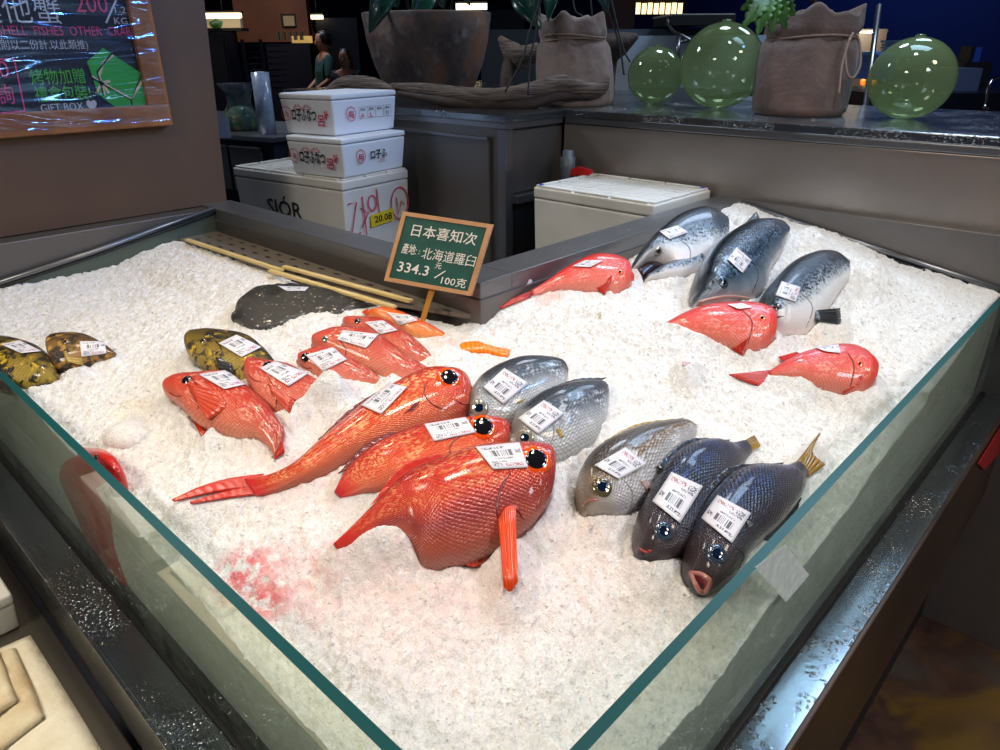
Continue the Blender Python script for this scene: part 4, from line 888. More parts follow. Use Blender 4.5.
def face(B, side, u, v):
    """origin on a box's left (side 0) or right (side 1) face; u from its left edge 0..1, v height 0..1"""
    b, F0, dl, dr, Ll, Lr, z0, z1 = B
    if side == 0: P = F0+dl*Ll*(1-u); X = -dl; Wf = Ll
    else: P = F0+dr*Lr*u; X = dr; Wf = Lr
    N = X.cross(Vector((0, 0, 1))); return P+Vector((0, 0, z0+(z1-z0)*v))+N*.0008, X, Wf
def ftext(bm, B, side, s, u, v, wfrac, hgt, bold=.02, mi=0):
    P, X, Wf = face(B, side, u, v); text_into(bm, s, hgt, P, X, (0, 0, 1), wfrac*Wf, bold, .0006, mi)
def fstroke(bm, B, side, pts, wd, mi=0):
    P, X, Wf = face(B, side, 0, 0); H = B[7]-B[6]; stroke_into(bm, [(p[0]*Wf, p[1]*H) for p in pts], wd, P, X, (0, 0, 1), .0007, mi=mi)
for B in (B2, B3):
    bm = bmesh.new(); H = B[7]-B[6]
    ftext(bm, B, 0, 'ロ子ふなつ', .22, .36, .46, H*.34, .03, 0)
    P, X, Wf = face(B, 0, 0, 0); r = H*.17/Wf
    fstroke(bm, B, 0, [(.12+(x)*r, .5+y*.17) for x, y in circ(0, 0, 1)], .0022, 1); ftext(bm, B, 0, '与', .09, .42, .07, H*.17, .02, 1)
    ftext(bm, B, 0, '呂', .70, .26, .12, H*.3, .02, 1); ftext(bm, B, 0, '吐', .84, .38, .08, H*.28, .03, 1); ftext(bm, B, 0, '凸凸', .26, .62, .32, H*.14, .0, 1)
    P, X, Wf = face(B, 1, 0, 0); r = H*.2/Wf; cx = .26
    fstroke(bm, B, 1, [(cx+x*r*.85, .5+y*.17) for x, y in circ(0, 0, 1)], .0025, 1); ftext(bm, B, 1, '与', cx-.045, .41, .09, H*.2, .03, 1)
    if B is B3:
        for k in range(4):
            u0 = .38+.13*k; fstroke(bm, B, 1, [(u0, .36), (u0+.12, .36), (u0+.12, .64), (u0, .64), (u0, .36)], .001, 0); ftext(bm, B, 1, '規格', u0+.02, .55, .08, H*.07, .01, 0)
        ftext(bm, B, 1, 'A', .41, .38, .055, H*.15, .03, 1); ftext(bm, B, 1, 'L', .545, .38, .045, H*.15, .03, 1); ftext(bm, B, 1, 'D', .80, .40, .05, H*.13, .01, 0)
    else: ftext(bm, B, 1, 'ロ子ふ', .40, .40, .26, H*.26, .03, 0); ftext(bm, B, 1, '三', .52, .28, .12, H*.1, .01, 1)
    flatmesh('lettering', bm, [M_BLKINK, M_REDINK], B[0])
bm = bmesh.new(); H = B1[7]-B1[6]
ftext(bm, B1, 0, 'SJÓR', .30, .80, .32, .075, .01, 0); o = flatmesh('lettering', bm, M_BLKINK, B1[0])
bm = bmesh.new()
fstroke(bm, B1, 1, [(.05,.90),(.17,.90),(.06,.75),(.20,.76)], .005); fstroke(bm, B1, 1, [(.22,.87),(.33,.84),(.22,.78)], .005); fstroke(bm, B1, 1, [(.26,.92),(.28,.74)], .005)
fstroke(bm, B1, 1, [(.40+.06*x, .88+.035*y) for x, y in circ(0, 0, 1)], .005); fstroke(bm, B1, 1, [(.48,.94),(.50,.80)], .005); fstroke(bm, B1, 1, [(.83+.14*x, .85+.075*y) for x, y in circ(0, 0, 1)], .005); fstroke(bm, B1, 1, [(.78,.88),(.80,.80),(.86,.86),(.90,.84)], .005)
o = flatmesh('handwriting', bm, M_REDINK, B1[0]); o['label'] = 'red felt-pen handwriting'
P, X, Wf = face(B1, 1, .36, .77); yt = prism('tape', [P+X*0, P+X*.35*Wf+Vector((0, 0, .005)), P+X*.35*Wf+Vector((0, 0, .045)), P+Vector((0, 0, .038))], X.cross(Vector((0, 0, 1)))*.0008, mat('yellow_tape', '#d8c020', .5), B1[0]); yt['label'] = 'yellow strip of tape with a number'
bm = bmesh.new(); text_into(bm, '20.08', .030, P+X*.015+Vector((0, 0, .012))+X.cross(Vector((0, 0, 1)))*.0012, X, (0, 0, 1), .27*Wf, .02, .0004); flatmesh('lettering', bm, M_BLKINK, yt)
# boxes in the notch of the counter
B4 = foam_box('long white foam box with a waffled lid and blue corner marks in the counter notch', (1.600, .970), rdir(90), rdir(0), .405, .295, .84, 1.082, .030, .004)
bm = bmesh.new()
for (x, y) in ((1.615, 1.355), (1.875, .985)):
    stroke_into(bm, [(-.008, 0), (.010, .004)], .012, (x, y, 1.0885), (1, 0, 0), (0, 1, 0), .0006); stroke_into(bm, [(0, -.008), (.002, .010)], .008, (x, y, 1.0885), (1, 0, 0), (0, 1, 0), .0009)
o = flatmesh('corner_marks', bm, mat('blue_marker', '#1848c0', .6), B4[0]); o['label'] = 'blue marker scribbles'
B5 = foam_box('foam box under the long waffled one in the counter notch', (1.585, .965), rdir(90), rdir(0), .43, .315, .55, .83, .03, .004, notches=False)
# pipe with a red tap
pv = thing('drain_pipe', 'grey plastic pipe end with a red lever beside the foam box', 'pipe', (1.84, 1.44, 0))
lathe('pipe', [(.022, 0), (.022, 1.09), (.024, 1.10), (.024, 1.135), (.017, 1.137), (.017, 1.155), (.013, 1.156)], (1.84, 1.44, 0), mat('grey_pvc', '#5a6068', .4), pv, seg=20)
h0 = Vector((1.83, 1.41, 1.092)); prism('lever', [h0+Vector((0, .015, -.012)), h0+Vector((0, -.06, -.004)), h0+Vector((0, -.075, .012)), h0+Vector((0, -.02, .020)), h0+Vector((0, .02, .006))], (.012, 0, 0), mat('red_plastic', '#c82020', .4), pv, bevel=.002)
# =================================================================== DECORATION ON THE COUNTER
t = NT('weathered_driftwood'); n = t.noise(t.mapv(t.obj, (1.5, 1.5, 22)), 5, 5, .6, 1.2); n2 = t.noise(t.mapv(t.obj, (3, 3, 34)), 5, 4)
t.set(Base_Color=t.mix(t.step(n, .35, .65), S('#332823'), S('#806c5e')), Roughness=.75, Normal=t.bump(n2, .8, .012)); M_DRIFT = t.m
M_DRIFT2 = mat('driftwood_brown', '#4a372c', .75, var='#2f231e', vs=10, bump=.6, bs=30, bd=.01)
P_ = lambda pts, D: [far(x, y, D) for x, y in pts]
dw = thing('driftwood', 'long twisted driftwood branch lying across the front of pot and sack', 'driftwood', (1.8, 1.9, TZ))
tube('branch', [far(392, 86, 2.62), far(425, 90, 2.5), far(460, 95, 2.40), far(500, 97, 2.33), far(535, 91, 2.33), far(562, 84, 2.34), far(585, 91, 2.36), far(600, 88, 2.38), far(608, 76, 2.38)], [.012, .026, .030, .032, .034, .032, .030, .028, .010], M_DRIFT, dw, seg=14, n=60, noise=.07, flat=.9)
tube('branch', [far(398, 93, 2.50), far(440, 101, 2.42), far(490, 105, 2.35), far(530, 103, 2.32), far(560, 96, 2.34), far(592, 98, 2.36)], [.008, .016, .018, .02, .016, .006], M_DRIFT2, dw, seg=12, n=40, noise=.1)
dw2 = thing('driftwood', 'thick short driftwood log left of the big stone pot', 'driftwood', (2.0, 2.2, TZ))
tube('branch', [far(325, 94, 2.72), far(345, 86, 2.68), far(372, 87, 2.64), far(396, 93, 2.6)], [.015, .034, .034, .015], M_DRIFT, dw2, seg=14, n=40, noise=.07)
tube('branch', [far(322, 96, 2.72), far(350, 95, 2.66), far(390, 99, 2.56)], [.01, .02, .012], M_DRIFT2, dw2, seg=12, n=30, noise=.1)
# big stone pot
pp = Vector((2.42, 2.73, TZ)); pp = on(430, 92, 2, TZ); Dp = depth(pp); r1 = 63*Dp/F; hp = far(430, 11, Dp-62*Dp/F).z-TZ
t = NT('mottled_stone'); n = t.noise(t.obj, 5, 6, .65, .4); n2 = t.noise(t.obj, 16, 5)
t.set(Base_Color=t.mix(t.step(n2, .55, .8), t.ramp(n, [(.3, S('#2e2628')), (.5, S('#62534e')), (.62, S('#84593c')), (.75, S('#6e645f'))]), S('#8a8480')), Roughness=.65, Normal=t.bump(n2, .5, .01))
pot = thing('stone_pot', 'big mottled stone bowl pot holding dark leaves, behind the driftwood', 'pot', pp)
lathe('bowl', [(r1*.55, 0), (r1*.70, hp*.06), (r1*.84, hp*.35), (r1*.93, hp*.65), (r1*.98, hp*.98), (r1*.97, hp), (r1*.91, hp), (r1*.89, hp*.93), (.01, hp*.92)], pp, t.m, pot, seg=48)
box('pot_tag', tuple(Vector((-.012, -.002, -.018))), (.012, .002, .018), mat('grey_tag', '#8c96a4', .5), pot, M=Matrix.Translation(far(466, 25, Dp-r1*.86)) @ Matrix.Rotation(YAW-PI/2, 4, 'Z'), bevel=0)
def leaf(name, B, Tp, wd, m, parent, droop=.15, n=14, split=False, wide=None):
    B = Vector(B); Tp = Vector(Tp); d = Tp-B; L = d.length; s = d.cross(CAM-B).normalized() if wide is None else Vector(wide); up = s.cross(d).normalized(); V = []; Fc = []
    if up.dot(CAM-B) < 0: up = -up
    for i in range(n+1):
        t = i/n; ww = wd*math.sin(PI*t**.8)**.75*(1-.25*t)+1e-4
        if split: ww *= .62+.38*abs(math.sin(t*PI*6))
        for j in (-1, -.5, 0, .5, 1): V.append(B+d*t+s*ww*j+up*(L*droop*math.sin(PI*t)-abs(j)*-ww*.25))
    for i in range(n):
        for j in range(4): a = i*5+j; Fc.append((a, a+1, a+6, a+5))
    me = pydata(V, Fc); o = link(name, me, m, parent, smooth=True); md = o.modifiers.new('th', 'SOLIDIFY'); md.thickness = .001; return o
M_LEAFD = mat('dark_teal_leaf', '#10352c', .3, var='#1c5240', vs=9, coat=.3); M_LEAFG = mat('mid_green_leaf', '#234a1c', .4, var='#38701f', vs=14)
for (b, e, wd) in (((392,-25),(369,34),.055), ((430,-20),(412,38),.05), ((385,-20),(398,8),.07), ((405,-30),(440,6),.06), ((428,-28),(445,10),.05), ((448,-20),(430,8),.05), ((460,-25),(470,6),.04)):
    leaf('leaf', far(*b, Dp-r1*1.12), far(*e, Dp-r1*1.16), wd, M_LEAFD, pot)
for (a, b) in (((410,14),(404,-10)), ((430,14),(436,-12)), ((450,14),(455,-12))): tube('stem', [far(*a, Dp-.05), far(*b, Dp-.2)], .006, mat('dark_stem', '#1c2a1c', .6), pot, seg=8)
# burlap sacks
def burlap(name, c1, c2):
    t = NT(name); n = t.noise(t.obj, 9, 5, .6); s = t.sep(t.mapv(t.obj, (330, 330, 330)))
    wv = t.math('ADD', t.math('PINGPONG', t.math('ADD', s[0], s[1]), .5), t.math('PINGPONG', s[2], .5))
    t.set(Base_Color=t.mix(t.step(n, .35, .65), S(c1), S(c2)), Roughness=.9, Normal=t.bump(wv, .35, .002, t.bump(n, .6, .02))); t.b.inputs['Sheen Weight'].default_value = .3; return t.m
def sack(label, base, top, m, rope, loop=False, pinch=.90):
    (bx, by, bw), (tx, ty, tw) = base, top; P = on(bx, by, 2, TZ); D = depth(P); rb = bw/2*D/F; rt_ = tw/2*D/F; Tp = far(tx, ty, D); Hh = far(tx, ty, D-rt_*.8).z-TZ-.005; sh = Vector((Tp.x-P.x, Tp.y-P.y, 0))
    P = P+Vector((FW.x, FW.y, 0)).normalized()*rb*.6; s = thing('burlap_sack', label, 'sack', P); V = []; Fc = []; SEG = 56; NR = 26
    for k in range(NR+5):
        t = min(k/NR, 1); ins = 0 if k <= NR else (k-NR)*.02
        r = (rb*(1-t)+rt_*t)*(1+.05*math.sin(PI*t*1.3)); r *= 1-(1-pinch)*math.exp(-((t-.74)/.05)**2)
        if k == 0: r *= .93
        for j in range(SEG):
            a = 2*PI*j/SEG; fold = .018*math.sin(7*a+2*t)*(.3+t)+.012*math.sin(13*a+5*t)+.03*math.sin(2*a+1+3*t)+.02*math.exp(-((t-.74)/.08)**2)*math.sin(19*a)
            zz = TZ+Hh*(t-ins*.8)+(.012*math.sin(4*a)+.008*math.sin(9*a+1))*t**4
            V.append(P+sh*t+Vector(((r-ins*.5)*(1+fold)*math.cos(a), (r-ins*.5)*(1+fold)*math.sin(a), zz-P.z)))
    for k in range(NR+4):
        for j in range(SEG): a = k*SEG+j; b = k*SEG+(j+1) % SEG; Fc.append((a, b, b+SEG, a+SEG))
    Fc.append(tuple(range(SEG))[::-1]); Fc.append(tuple((NR+4)*SEG+j for j in range(SEG)))
    link('sack_cloth', pydata(V, Fc), m, s, smooth=True)
    for dz in ((0, .012) if not loop else (0,)):
        r = (rb*.26+rt_*.74)*pinch*1.035; zt = TZ+Hh*.74+dz; c = P+sh*.74
        tube('rope', [(c.x+r*math.cos(a), c.y+r*math.sin(a), zt+.006*math.sin(a*2+dz*90)) for a in [2*PI*i/40 for i in range(41)]], .0035, rope, s, seg=7)
    return s, P, D, rb
M_ROPE = mat('jute_rope', '#8a7466', .8); M_SACK1 = burlap('pale_burlap', '#8c786e', '#6e5c56'); M_SACK2 = burlap('brown_burlap', '#6a5248', '#4c3a36')
s1_, PS1, DS1, rb1 = sack('pale burlap sack tied with double twine behind the driftwood', (578,106,78), (574,14,68), M_SACK1, M_ROPE)
s2_, PS2, DS2, rb2 = sack('brown burlap sack with a rope loop standing between two green glass balls', (808,116,92), (828,6,94), M_SACK2, M_ROPE, True)
lp = [far(853, 33, DS2-rb2*.42), far(846, 50, DS2-rb2*.5), far(847, 72, DS2-rb2*.55), far(853, 78, DS2-rb2*.55), far(860, 66, DS2-rb2*.5), far(860, 46, DS2-rb2*.45), far(857, 34, DS2-rb2*.42)]
tube('rope_loop', lp, .0035, M_ROPE, s2_, seg=7, n=40); tube('rope_end', [far(850, 38, DS2-rb2*.5), far(842, 66, DS2-rb2*.62), far(839, 94, DS2-rb2*.7)], .003, M_ROPE, s2_, seg=7, n=20)
# plants in the sacks
for (b, e, wd) in (((520,-10),(541,30),.05), ((516,-20),(530,12),.05), ((552,-12),(548,22),.03), ((600,-14),(608,14),.025), ((560,-22),(575,0),.03)): leaf('leaf', far(*b, DS1), far(*e, DS1-.05), wd, M_LEAFD, s1_)
M_VINE = mat('dark_vine', '#14100e', .6)
for pts in ([(545,-10),(530,30),(522,60),(505,92)], [(540,-10),(536,30),(530,60),(528,95)], [(582,16),(575,10),(572,-12)], [(600,-10),(618,40),(624,75)], [(610,-5),(622,45),(630,62)], [(592,16),(590,-12)]): tube('vine', P_(pts, DS1-rb1*1.2), .003, M_VINE, s1_, seg=6, n=20)
for (b, e, wd) in (((768,-6),(742,28),.03), ((770,-6),(757,36),.03), ((772,-6),(772,34),.03), ((775,-6),(786,30),.03), ((772,-8),(740,10),.03), ((776,-6),(795,16),.03)): leaf('leaf', far(*b, DS2-rb2*1.0), far(*e, DS2-rb2*1.0), wd, M_LEAFG, s2_, .1, 24, True)
tube('stem', [far(774, -6, DS2-rb2), far(800, -14, DS2-.03), far(822, 10, DS2+.1)], .005, M_VINE, s2_, seg=7, n=20); tube('stem', [far(805, -10, DS2), far(820, 12, DS2+.05)], .007, M_VINE, s2_, seg=7)
# green glass floats
def ball(label, px, py, r, squash=.97, tilt=0):
    B = on(px, py+r*.93, 2, TZ); D = depth(B)+.0; R = r*D/F
    c = Vector((B.x, B.y, TZ+R*squash))+Vector((FW.x, FW.y, 0)).normalized()*R*.35
    t = NT('green_float_glass'); tr = t.n('ShaderNodeBsdfTransparent', {0: (.76, .84, .66, 1)}); gl = t.n('ShaderNodeBsdfGlossy', {0: (.9, 1, .9, 1), 'Roughness': .03}); tl = t.n('ShaderNodeBsdfTranslucent', {0: S('#9cb080')}); df = t.n('ShaderNodeBsdfDiffuse', {0: S('#90a276')})
    m1 = t.n('ShaderNodeMixShader', {0: .5, 1: tl.outputs[0], 2: df.outputs[0]}); m2 = t.n('ShaderNodeMixShader', {0: .44, 1: tr.outputs[0], 2: m1.outputs[0]})
    bp = t.bump(t.noise(t.obj, 9, 3), .12, .01); t.l(bp, gl.inputs['Normal'])
    m3 = t.n('ShaderNodeMixShader', {0: t.math('MULTIPLY', t.schlick(.06), .9), 1: m2.outputs[0], 2: gl.outputs[0]}); t.t.links.new(m3.outputs[0], t.t.nodes['Material Output'].inputs[0])
    b = thing('glass_float', label, 'glass ball', (c.x, c.y, TZ), 'green glass floats on the steel counter')
    pf = [(R*math.cos(a), R*squash*math.sin(a)) for a in [-PI/2+.12+(PI-.24)*k/30 for k in range(31)]]
    lathe('glass_shell', pf, c, t.m, b, seg=48, wob=lambda a, z: 1+.015*math.sin(2*a+z*8))
    lathe('seal_button', [(R*.10, 0), (R*.13, R*.03), (R*.08, R*.06), (.001, R*.07)], c+Vector((0, 0, R*squash*.985)), t.m, b, seg=20)
    return b
ball('smallest dark green glass ball at the left of the three', 655, 79, 27.5); ball('largest green glass ball, touching the smallest one', 721, 71.5, 41); ball('pale green glass ball standing alone right of the brown sack', 910, 83, 40, .95)
# =================================================================== GAP BEHIND THE BOXES
pt = thing('prep_table', 'dark steel prep table with drawers behind the foam boxes', 'table', (1.45, 2.8, 0))
zt = 1.14; A = on(272, 137, 2, zt); Bq = on(214, 133, 2, zt); dxx = (Bq-A).normalized(); dxx.z = 0; nrm = Vector((-dxx.y, dxx.x, 0)); 
if nrm.dot(A-CAM) < 0: nrm = -nrm
MT = Matrix(((dxx.x, nrm.x, 0, A.x), (dxx.y, nrm.y, 0, A.y), (0, 0, 1, 0), (0, 0, 0, 1)))
box('table_top', (-.02, -.02, zt-.02), (.7, .5, zt), M_STEEL, pt, M=MT, bevel=.003); box('cabinet', (0, 0, .1), (.68, .48, zt-.021), M_NAVY, pt, M=MT)
for k in range(3): d_ = box('drawer', (.06+.19*k, -.014, zt-.22), (.235+.19*k, .0, zt-.04), M_STEELD, pt, M=MT, bevel=.004); box('drawer_edge', (.06+.19*k, -.02, zt-.05), (.235+.19*k, -.012, zt-.042), M_STEEL, d_, M=MT)
cr_ = thing('cling_film_roll', 'upright roll of clear cling film in front of the bag', 'roll', on(267, 134, 2, zt)); cp = on(268, 134, 2, zt); Dc = depth(cp); rr = 8.5*Dc/F
t = mat('rolled_film', '#9aa6b8', .25, var='#7c8a9c', vs=20, coat=.5)
lathe('film', [(rr, 0), (rr, 57*Dc/F), (rr*.55, 57*Dc/F)], cp, t, cr_, seg=28); lathe('core', [(rr*.5, 0), (rr*.5, 57.6*Dc/F), (rr*.35, 57.6*Dc/F)], cp, mat('card_core', '#8c98a8', .7), cr_, seg=20)
bp_ = on(243, 130, 2, zt); Db = depth(bp_); bag = thing('plastic_bag', 'clear plastic bag of greens and shellfish beside the cling film roll', 'bag', bp_)
rr = 15*Db/F; V = []
lathe('contents', [(rr*.9, 0), (rr*1.05, rr*.4), (rr*.95, rr*1.0), (rr*.6, rr*1.4), (.01, rr*1.5)], bp_, mat('shell_and_greens', '#8c7a58', .6, var='#156c48', vs=26, bump=.8, bs=60, bd=.01), bag, seg=24, wob=lambda a, z: 1+.08*math.sin(5*a+z*40))
lathe('bag_film', [(rr*.95, 0), (rr*1.12, rr*.4), (rr*1.0, rr*1.1), (rr*.65, rr*1.7), (rr*.75, rr*2.3), (rr*1.1, rr*2.9)], bp_, glassmat('bag_film', '#d4dcdc', 1, .22, '#a8b4b8'), bag, seg=30, wob=lambda a, z: 1+.10*math.sin(6*a+z*30)+.05*math.sin(11*a))
for (x, y, lab) in ((222, 128, 'white sheet of paper leaning at the left of the plastic bag'), (234, 122, 'pale slip of paper standing behind the plastic bag')):
    c = on(x, y+10, 2, zt)+Vector((0, 0, .0)); o = box('paper_sheet', (-.035, -.001, 0), (.035, .001, .075), mat('bluish_paper', '#8c98ac', .7), None, M=Matrix.Rotation(YAW-PI/2, 4, 'Z'), bevel=0); o.location = (c.x, c.y+.12*(x == 234), zt); o['label'] = lab; o['category'] = 'paper'
# =================================================================== FAR RESTAURANT
RZ = Matrix.Rotation(YAW-PI/2, 4, 'Z')
def fbox(name, x0, y0, x1, y1, D, th, m, parent=None, bev=0):
    """an upright box facing the aisle at depth D whose front face spans the given photo area"""
    A = far(x0, y1, D); B = far(x1, y1, D); T_ = far((x0+x1)/2, y0, D); c = (A+B)/2; M = Matrix.Translation(c) @ RZ; w_ = (B-A).length/2
    return box(name, (-w_, 0, 0), (w_, th, T_.z-c.z), m, parent, M=M, bevel=bev)
def fthing(name, label, cat, px, py, D, group=None): return thing(name, label, cat, far(px, py, D), group)
M_WARMLIT = mat('warm_lit_panel', '#e8c890', .5, emit='#f2c27a', es=1.1); M_TUBE = mat('lamp_tube', '#fff0d8', .5, emit='#ffe4b4', es=3.5)
M_WOODW = mat('orange_wood_wall', '#7a4628', .6, var='#5c3320', vs=1.5)
o = fbox('wood_partition', 238, -20, 310, 42, 10.5, .2, M_WOODW); tag(o, 'orange-brown wooden partition hung with a small picture, far at the back', 'partition')
pic = fthing('picture', 'small lit picture in a dark frame on the wooden partition', 'picture', 290, 22, 10.4); fbox('frame', 282, 14, 297, 28, 10.42, .05, M_DARK, pic); fbox('print', 284, 16, 295, 26, 10.38, .03, mat('picture_print', '#b8a070', .6), pic)
for (a, lab) in (((205,13,240,17.5), 'long glowing ceiling light at the far left'), ((311,15,322,19), 'short glowing ceiling light right of the wooden partition'), ((456,3.5,487,9.5), 'glowing tube light above the stone pot'), ((515,5.5,528,10.5), 'short glowing tube light above the pale sack')):
    L = fthing('tube_light', lab, 'light', a[0], a[1], 9.0); fbox('tube', *a, 9.0, .08, M_TUBE, L); fbox('housing', a[0]-1, a[1]-2, a[2]+1, a[1], 9.02, .1, M_DARK, L); c0 = far((a[0]+a[2])/2, a[1]-2, 9.06); tube('hanging_rod', [c0, Vector((c0.x, c0.y, 4.5))], .01, M_DARK, L, seg=6)
sh = fthing('lit_shelf', 'lit shelf with small plants at the far left', 'shelf', 222, 28, 9.6); fbox('back', 204, 18, 241, 28, 9.7, .1, mat('lit_shelf_back', '#d8c8a0', .6), sh); fbox('strip_lamp', 205, 17, 240, 18.5, 9.45, .04, M_TUBE, sh); fbox('board', 203, 28, 242, 31, 9.5, .3, M_DARK, sh)
pl_ = fthing('potted_plant', 'small spiky green plant on the lit shelf', 'plant', 216, 28, 9.45)
for k in range(9): leaf('leaf', far(216+(k-4)*.4, 28, 9.45), far(216+(k-4)*1.7, 18+abs(k-4)*.8, 9.45), .03, M_LEAFG, pl_)
rk = fthing('steel_rack', 'tall steel tray rack standing at the back of the kitchen', 'rack', 265, 95, 8.0); M_RACK = mat('dim_steel', '#39424f', .5, .5)
for x in (246, 262, 279): fbox('post', x, 40, x+2, 194, 8.0, .05, M_RACK, rk)
for k in range(8): fbox('tray', 248, 45+6.2*k, 279, 46.2+6.2*k, 8.0, .4, M_RACK, rk)
for k, (x0, y0, x1, y1) in enumerate(((205, 33, 243, 100), (281, 44, 322, 100), (330, 20, 368, 100))):
    o = fbox('dark_cabinet', x0, y0, x1, 163, 9.9, .5, mat('midnight_cabinet', '#090d1e', .5)); tag(o, ['dark low cabinet under the lit shelf', 'dark sideboard set with glasses behind the seated woman', 'dark tall screen behind the woman with long hair'][k], 'cabinet')
wd = fthing('wall_unit', 'dark wall unit with a self-glowing warm back behind the sideboard', 'shelf', 305, 43, 9.4); fbox('glowing_back', 292, 36, 312, 43, 9.4, .05, mat('dim_warm_glow', '#c8a868', .5, emit='#c89c50', es=.6), wd)  # back emits by itself to look lamp-lit
for k in range(5): fbox('glass', 276+6*k, 32, 279+6*k, 40, 9.3, .05, mat('dim_glassware', '#5a5040', .2), wd)
# people far away
def person(label, px, hy, D, shirt, trousers, turn, arm=.3, long_hair=False, height=1.66, hairc='#0c0a0c'):
    g = far(px, hy, D); base = Vector((g.x, g.y, 0)); k = height/1.70; p = thing('person', label, 'person', base); Rm = Matrix.Translation(base) @ Matrix.Rotation(turn, 4, 'Z') @ Matrix.Scale(k, 4)
    J = {'pel': (0,0,.95,.15), 'wa': (0,0,1.10,.13), 'ch': (.01,0,1.32,.155), 'ne': (0,0,1.47,.055), 'he': (.01,0,1.53,.06),
         'sl': (0,.17,1.40,.06), 'el': (.04,.24,1.14,.043), 'wl': (.24,.20,1.02,.03), 'hl': (.31,.18,1.01,.022), 'sr': (0,-.17,1.40,.06), 'er': (.04,-.24,1.14,.043), 'wr': (.22,-.20,1.00,.03), 'hr': (.29,-.18,.99,.022),
         'tl': (0,.09,.88,.09), 'kl': (.02,.10,.50,.06), 'al': (0,.10,.09,.04), 'fl': (.14,.11,.03,.03), 'tr': (0,-.09,.88,.09), 'kr': (.02,-.10,.50,.06), 'ar': (0,-.10,.09,.04), 'fr': (.14,-.11,.03,.03)}
    for s_, y in (('l', 1), ('r', -1)):
        for f in range(5): J['f%d%s' % (f, s_)] = (.36+(0 if f else -.03)+.012*(2-abs(f-2)), (.18+(.012*(f-2) if f else -.045))*y, 1.0-.01*f, .008)
    E = [('pel','wa'),('wa','ch'),('ch','ne'),('ne','he'),('ch','sl'),('sl','el'),('el','wl'),('wl','hl'),('ch','sr'),('sr','er'),('er','wr'),('wr','hr'),('pel','tl'),('tl','kl'),('kl','al'),('al','fl'),('pel','tr'),('tr','kr'),('kr','ar'),('ar','fr')]+[('h'+s_, 'f%d%s' % (f, s_)) for s_ in 'lr' for f in range(5)]
    def skin(name, keys, edges, grow, m):
        ks = list(keys); me = bpy.data.meshes.new(name); me.from_pydata([J[q][:3] for q in ks], [(ks.index(a), ks.index(b)) for a, b in edges], []); o = bpy.data.objects.new(name, me); COL.objects.link(o)
        md = o.modifiers.new('s', 'SKIN'); md.use_smooth_shade = True; me_s = me.skin_vertices[0].data if me.skin_vertices else None
        if me_s is None:
            bpy.context.view_layer.objects.active = o; me.skin_vertices.new() if hasattr(me.skin_vertices, 'new') else None; me_s = me.skin_vertices[0].data
        for i, q in enumerate(ks): r = J[q][3]+grow; me_s[i].radius = (r, r); me_s[i].use_root = (i == 0)
        o.modifiers.new('sub', 'SUBSURF').levels = 2; bpy.context.view_layer.update(); dg = bpy.context.evaluated_depsgraph_get(); out = bpy.data.meshes.new_from_object(o.evaluated_get(dg)); bpy.data.objects.remove(o)
        out.transform(Rm); return link(name, out, m, p, smooth=True)
    SK = mat('skin_tone', '#b07c62', .5); hair = mat('black_hair', hairc, .4)
    try:
        b = skin('body', J.keys(), E, 0, SK)
        tk = ['wa','ch','sl','sr','el','er','pel']; skin('shirt', tk, [e for e in E if e[0] in tk and e[1] in tk], .016, mat('shirt_cloth', shirt, .8))
        tk = ['pel','tl','tr','kl','kr','al','ar']; skin('trousers', tk, [e for e in E if e[0] in tk and e[1] in tk], .014, mat('trouser_cloth', trousers, .8))
    except Exception as ex: print('person skin failed', ex)
    def X(v): return Rm @ Vector(v)
    hm = lathe_mesh([(.02, -.115), (.055, -.10), (.072, -.05), (.078, 0), (.078, .04), (.062, .09), (.03, .115), (.004, .12)], (.015, 0, 1.60), 24, sx=1.12, sy=.95); hm.transform(Rm); link('head', hm, SK, p, smooth=True)
    nm = lathe_mesh([(.014, -.02), (.010, 0), (.004, .03)], (.105, 0, 1.585), 10); nm.transform(Rm); link('nose', nm, SK, p, smooth=True)
    for y in (-.03, .03): em = lathe_mesh([(.010, -.006), (.010, .006), (.002, .008)], (.093, y, 1.605), 10); em.transform(Rm); link('eye', em, M_PUPIL, p, smooth=True)
    em = lathe_mesh([(.02, -.003), (.02, .003)], (.085, 0, 1.545), 10, sx=.6); em.transform(Rm); link('mouth', em, M_LIPR, p)
    hr = lathe_mesh([(.07, -.04), (.086, 0), (.088, .05), (.07, .10), (.035, .125), (.004, .13)], (-.012, 0, 1.605), 24, sx=1.12, sy=1.02); hr.transform(Rm); link('hair', hr, hair, p, smooth=True)
    if long_hair: hr = lathe_mesh([(.05, -.30), (.085, -.22), (.092, -.1), (.085, 0), (.07, .08)], (-.035, 0, 1.60), 24, sx=.8, sy=1.1); hr.transform(Rm); link('hair', hr, hair, p, smooth=True)
    return p
person('person in a teal T-shirt turned to the left among the dark tables', 325, 60, 9.0, '#24504e', '#33506c', YAW+math.radians(120), height=1.62)
person('person in dark clothes with long black hair right of the teal T-shirt', 346, 70, 8.4, '#10121c', '#101018', YAW+math.radians(170), long_hair=True, height=1.42)
person('person in black standing behind the one in teal', 318, 40, 11.5, '#0a0a12', '#0a0a10', YAW+math.radians(90), height=1.80)
